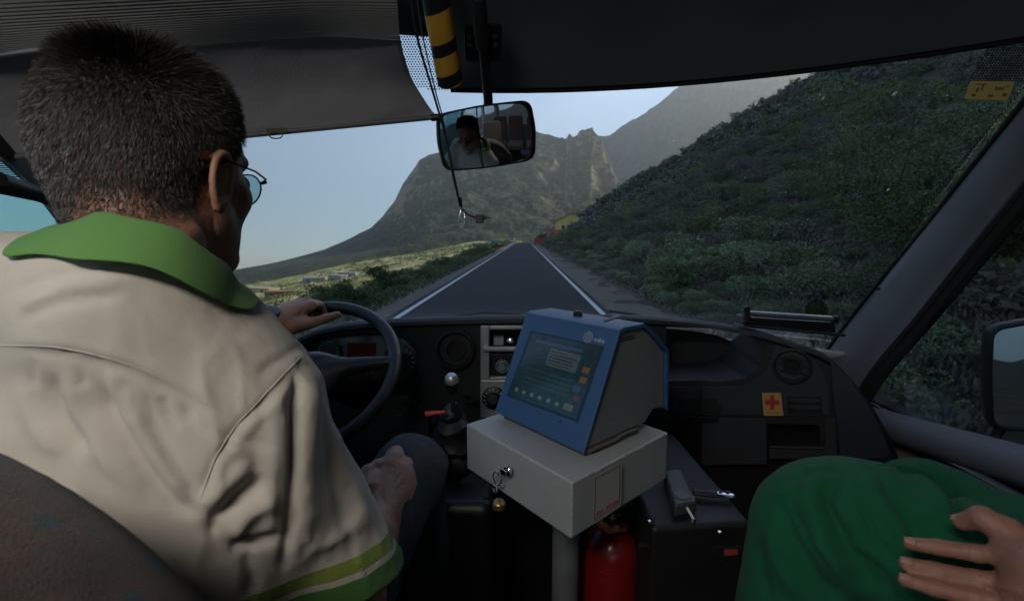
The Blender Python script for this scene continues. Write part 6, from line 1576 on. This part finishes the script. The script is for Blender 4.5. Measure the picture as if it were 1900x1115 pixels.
# keep the cloth under the hand
nn = sdf_normals(ptr, V, .004); px, py = proj(V); F_ = np.zeros(len(V))
fold([(1640, 905), (1680, 960), (1720, 1030), (1700, 1115)], 16, -.004); fold([(1560, 870), (1530, 930), (1560, 1000), (1600, 1060), (1650, 1110)], 13, -.0055); fold([(1530, 870), (1500, 930), (1530, 1010), (1570, 1080)], 18, .0045)
fold([(1600, 880), (1650, 950), (1690, 1010)], 14, .0040); fold([(1700, 870), (1760, 900), (1790, 950), (1800, 990)], 9, -.0055); fold([(1680, 868), (1735, 905), (1765, 960)], 14, .0038); fold([(1450, 930), (1470, 1000), (1520, 1080), (1560, 1115)], 12, -.0045)
fold([(1425, 960), (1440, 1040), (1480, 1110)], 12, .0035); fold([(1470, 900), (1500, 880), (1560, 868)], 10, -.0025); fold([(1400, 1000), (1410, 1060), (1430, 1115)], 10, -.0035); fold([(1600, 856), (1640, 885), (1655, 930)], 9, -.0030)
fold([(1800, 905), (1850, 920), (1900, 945)], 10, -.002); fold([(1580, 1020), (1640, 1070), (1660, 1115)], 10, -.004); fold([(1500, 990), (1560, 1060), (1590, 1115)], 10, .0035); fold([(1440, 925), (1475, 905), (1490, 880)], 9, .0025)
fold([(1655, 868), (1725, 886), (1775, 935), (1796, 985)], 4, -.004); fold([(1470, 940), (1500, 1000), (1560, 1070)], 5, -.003); fold([(1590, 920), (1620, 990), (1665, 1050)], 5, -.003); fold([(1520, 900), (1545, 960), (1590, 1020)], 5, -.0028)
F_ += .0007 * fbm(V[:, 0] * 22, V[:, 1] * 22, 3, 5, V[:, 2] * 22)
V = V + nn * F_[:, None] * 2.1
BT = bvh_of(V, Q)
TRO = link('trousers', np_mesh('trousers', V, Q), mat('green_trousers', (.0075, .088, .038), rough=.9, spec=.2, var=.07, scale=40, bump=.5, bscale=1100, sheen=.03), PS)
V, Q = sdf_mesh('j', lambda P: smin(smin(pass_torso(P) - .012, rc(P, (.93, .12, -.07), (.78, .20, -.12), .062, .062), .03), smin(rc(P, (.93, .12, -.07), (1.03, .02, -.12), .062, .062), rc(P, (.78, .20, -.12), (.74, .21, -.28), .060, .058), .03), .03), (.6, -.14, -.74), (1.12, .36, .02), .009)
link('shirt', np_mesh('shirt', V, Q), mat('dark_top', (.04, .045, .06), rough=.9), PS)
MB().lathe([(0, .125), (.04, .122), (.072, .10), (.086, .06), (.084, .02), (.06, .01)], (.93, .145, .14), (0, 0, 1), 24).build('hair', mat('brown_hair', (.04, .025, .015), rough=.7), PS)
for a_ in (ank, ank + np.array([.32, .18, 0])): MB().tube([a_ + np.array([0, -.03, -.16]), a_ + np.array([-.02, .05, -.155]), a_ + np.array([-.07, .19, -.17])], [.04, .048, .034], 12, flat=.8).build('shoe', mat('brown_shoe', (.06, .04, .03), rough=.7), PS, subd=1)
seat('passenger_seat', 'dark patterned passenger seat beside the right-hand door', (.88, -.02), .46, .0, 8)
for i, (x, y) in enumerate([(-.72, -1.0), (.70, -1.0), (-.72, -1.9), (-.25, -1.9), (.28, -1.9), (.74, -1.9)]):
    seat('bus_seat', 'dark patterned rear seat number in row behind the camera, seen only in the mirror', (x, y), .42, -.08, 8)
    bpy.context.scene.objects[-1]
for o in [q for q in COL.objects if q.name.startswith('bus_seat')]:
    o['label'] = 'dark patterned seat in the passenger rows behind, seen in the rear-view mirror'; o['group'] = 'passenger seats behind the camera'

lay(BT, [(1630, 862), (1700, 872), (1752, 902), (1782, 945), (1796, 990)], .0006, 'seam', mat('green_seam', (.005, .05, .022), rough=.9), TRO, lift=.0003)
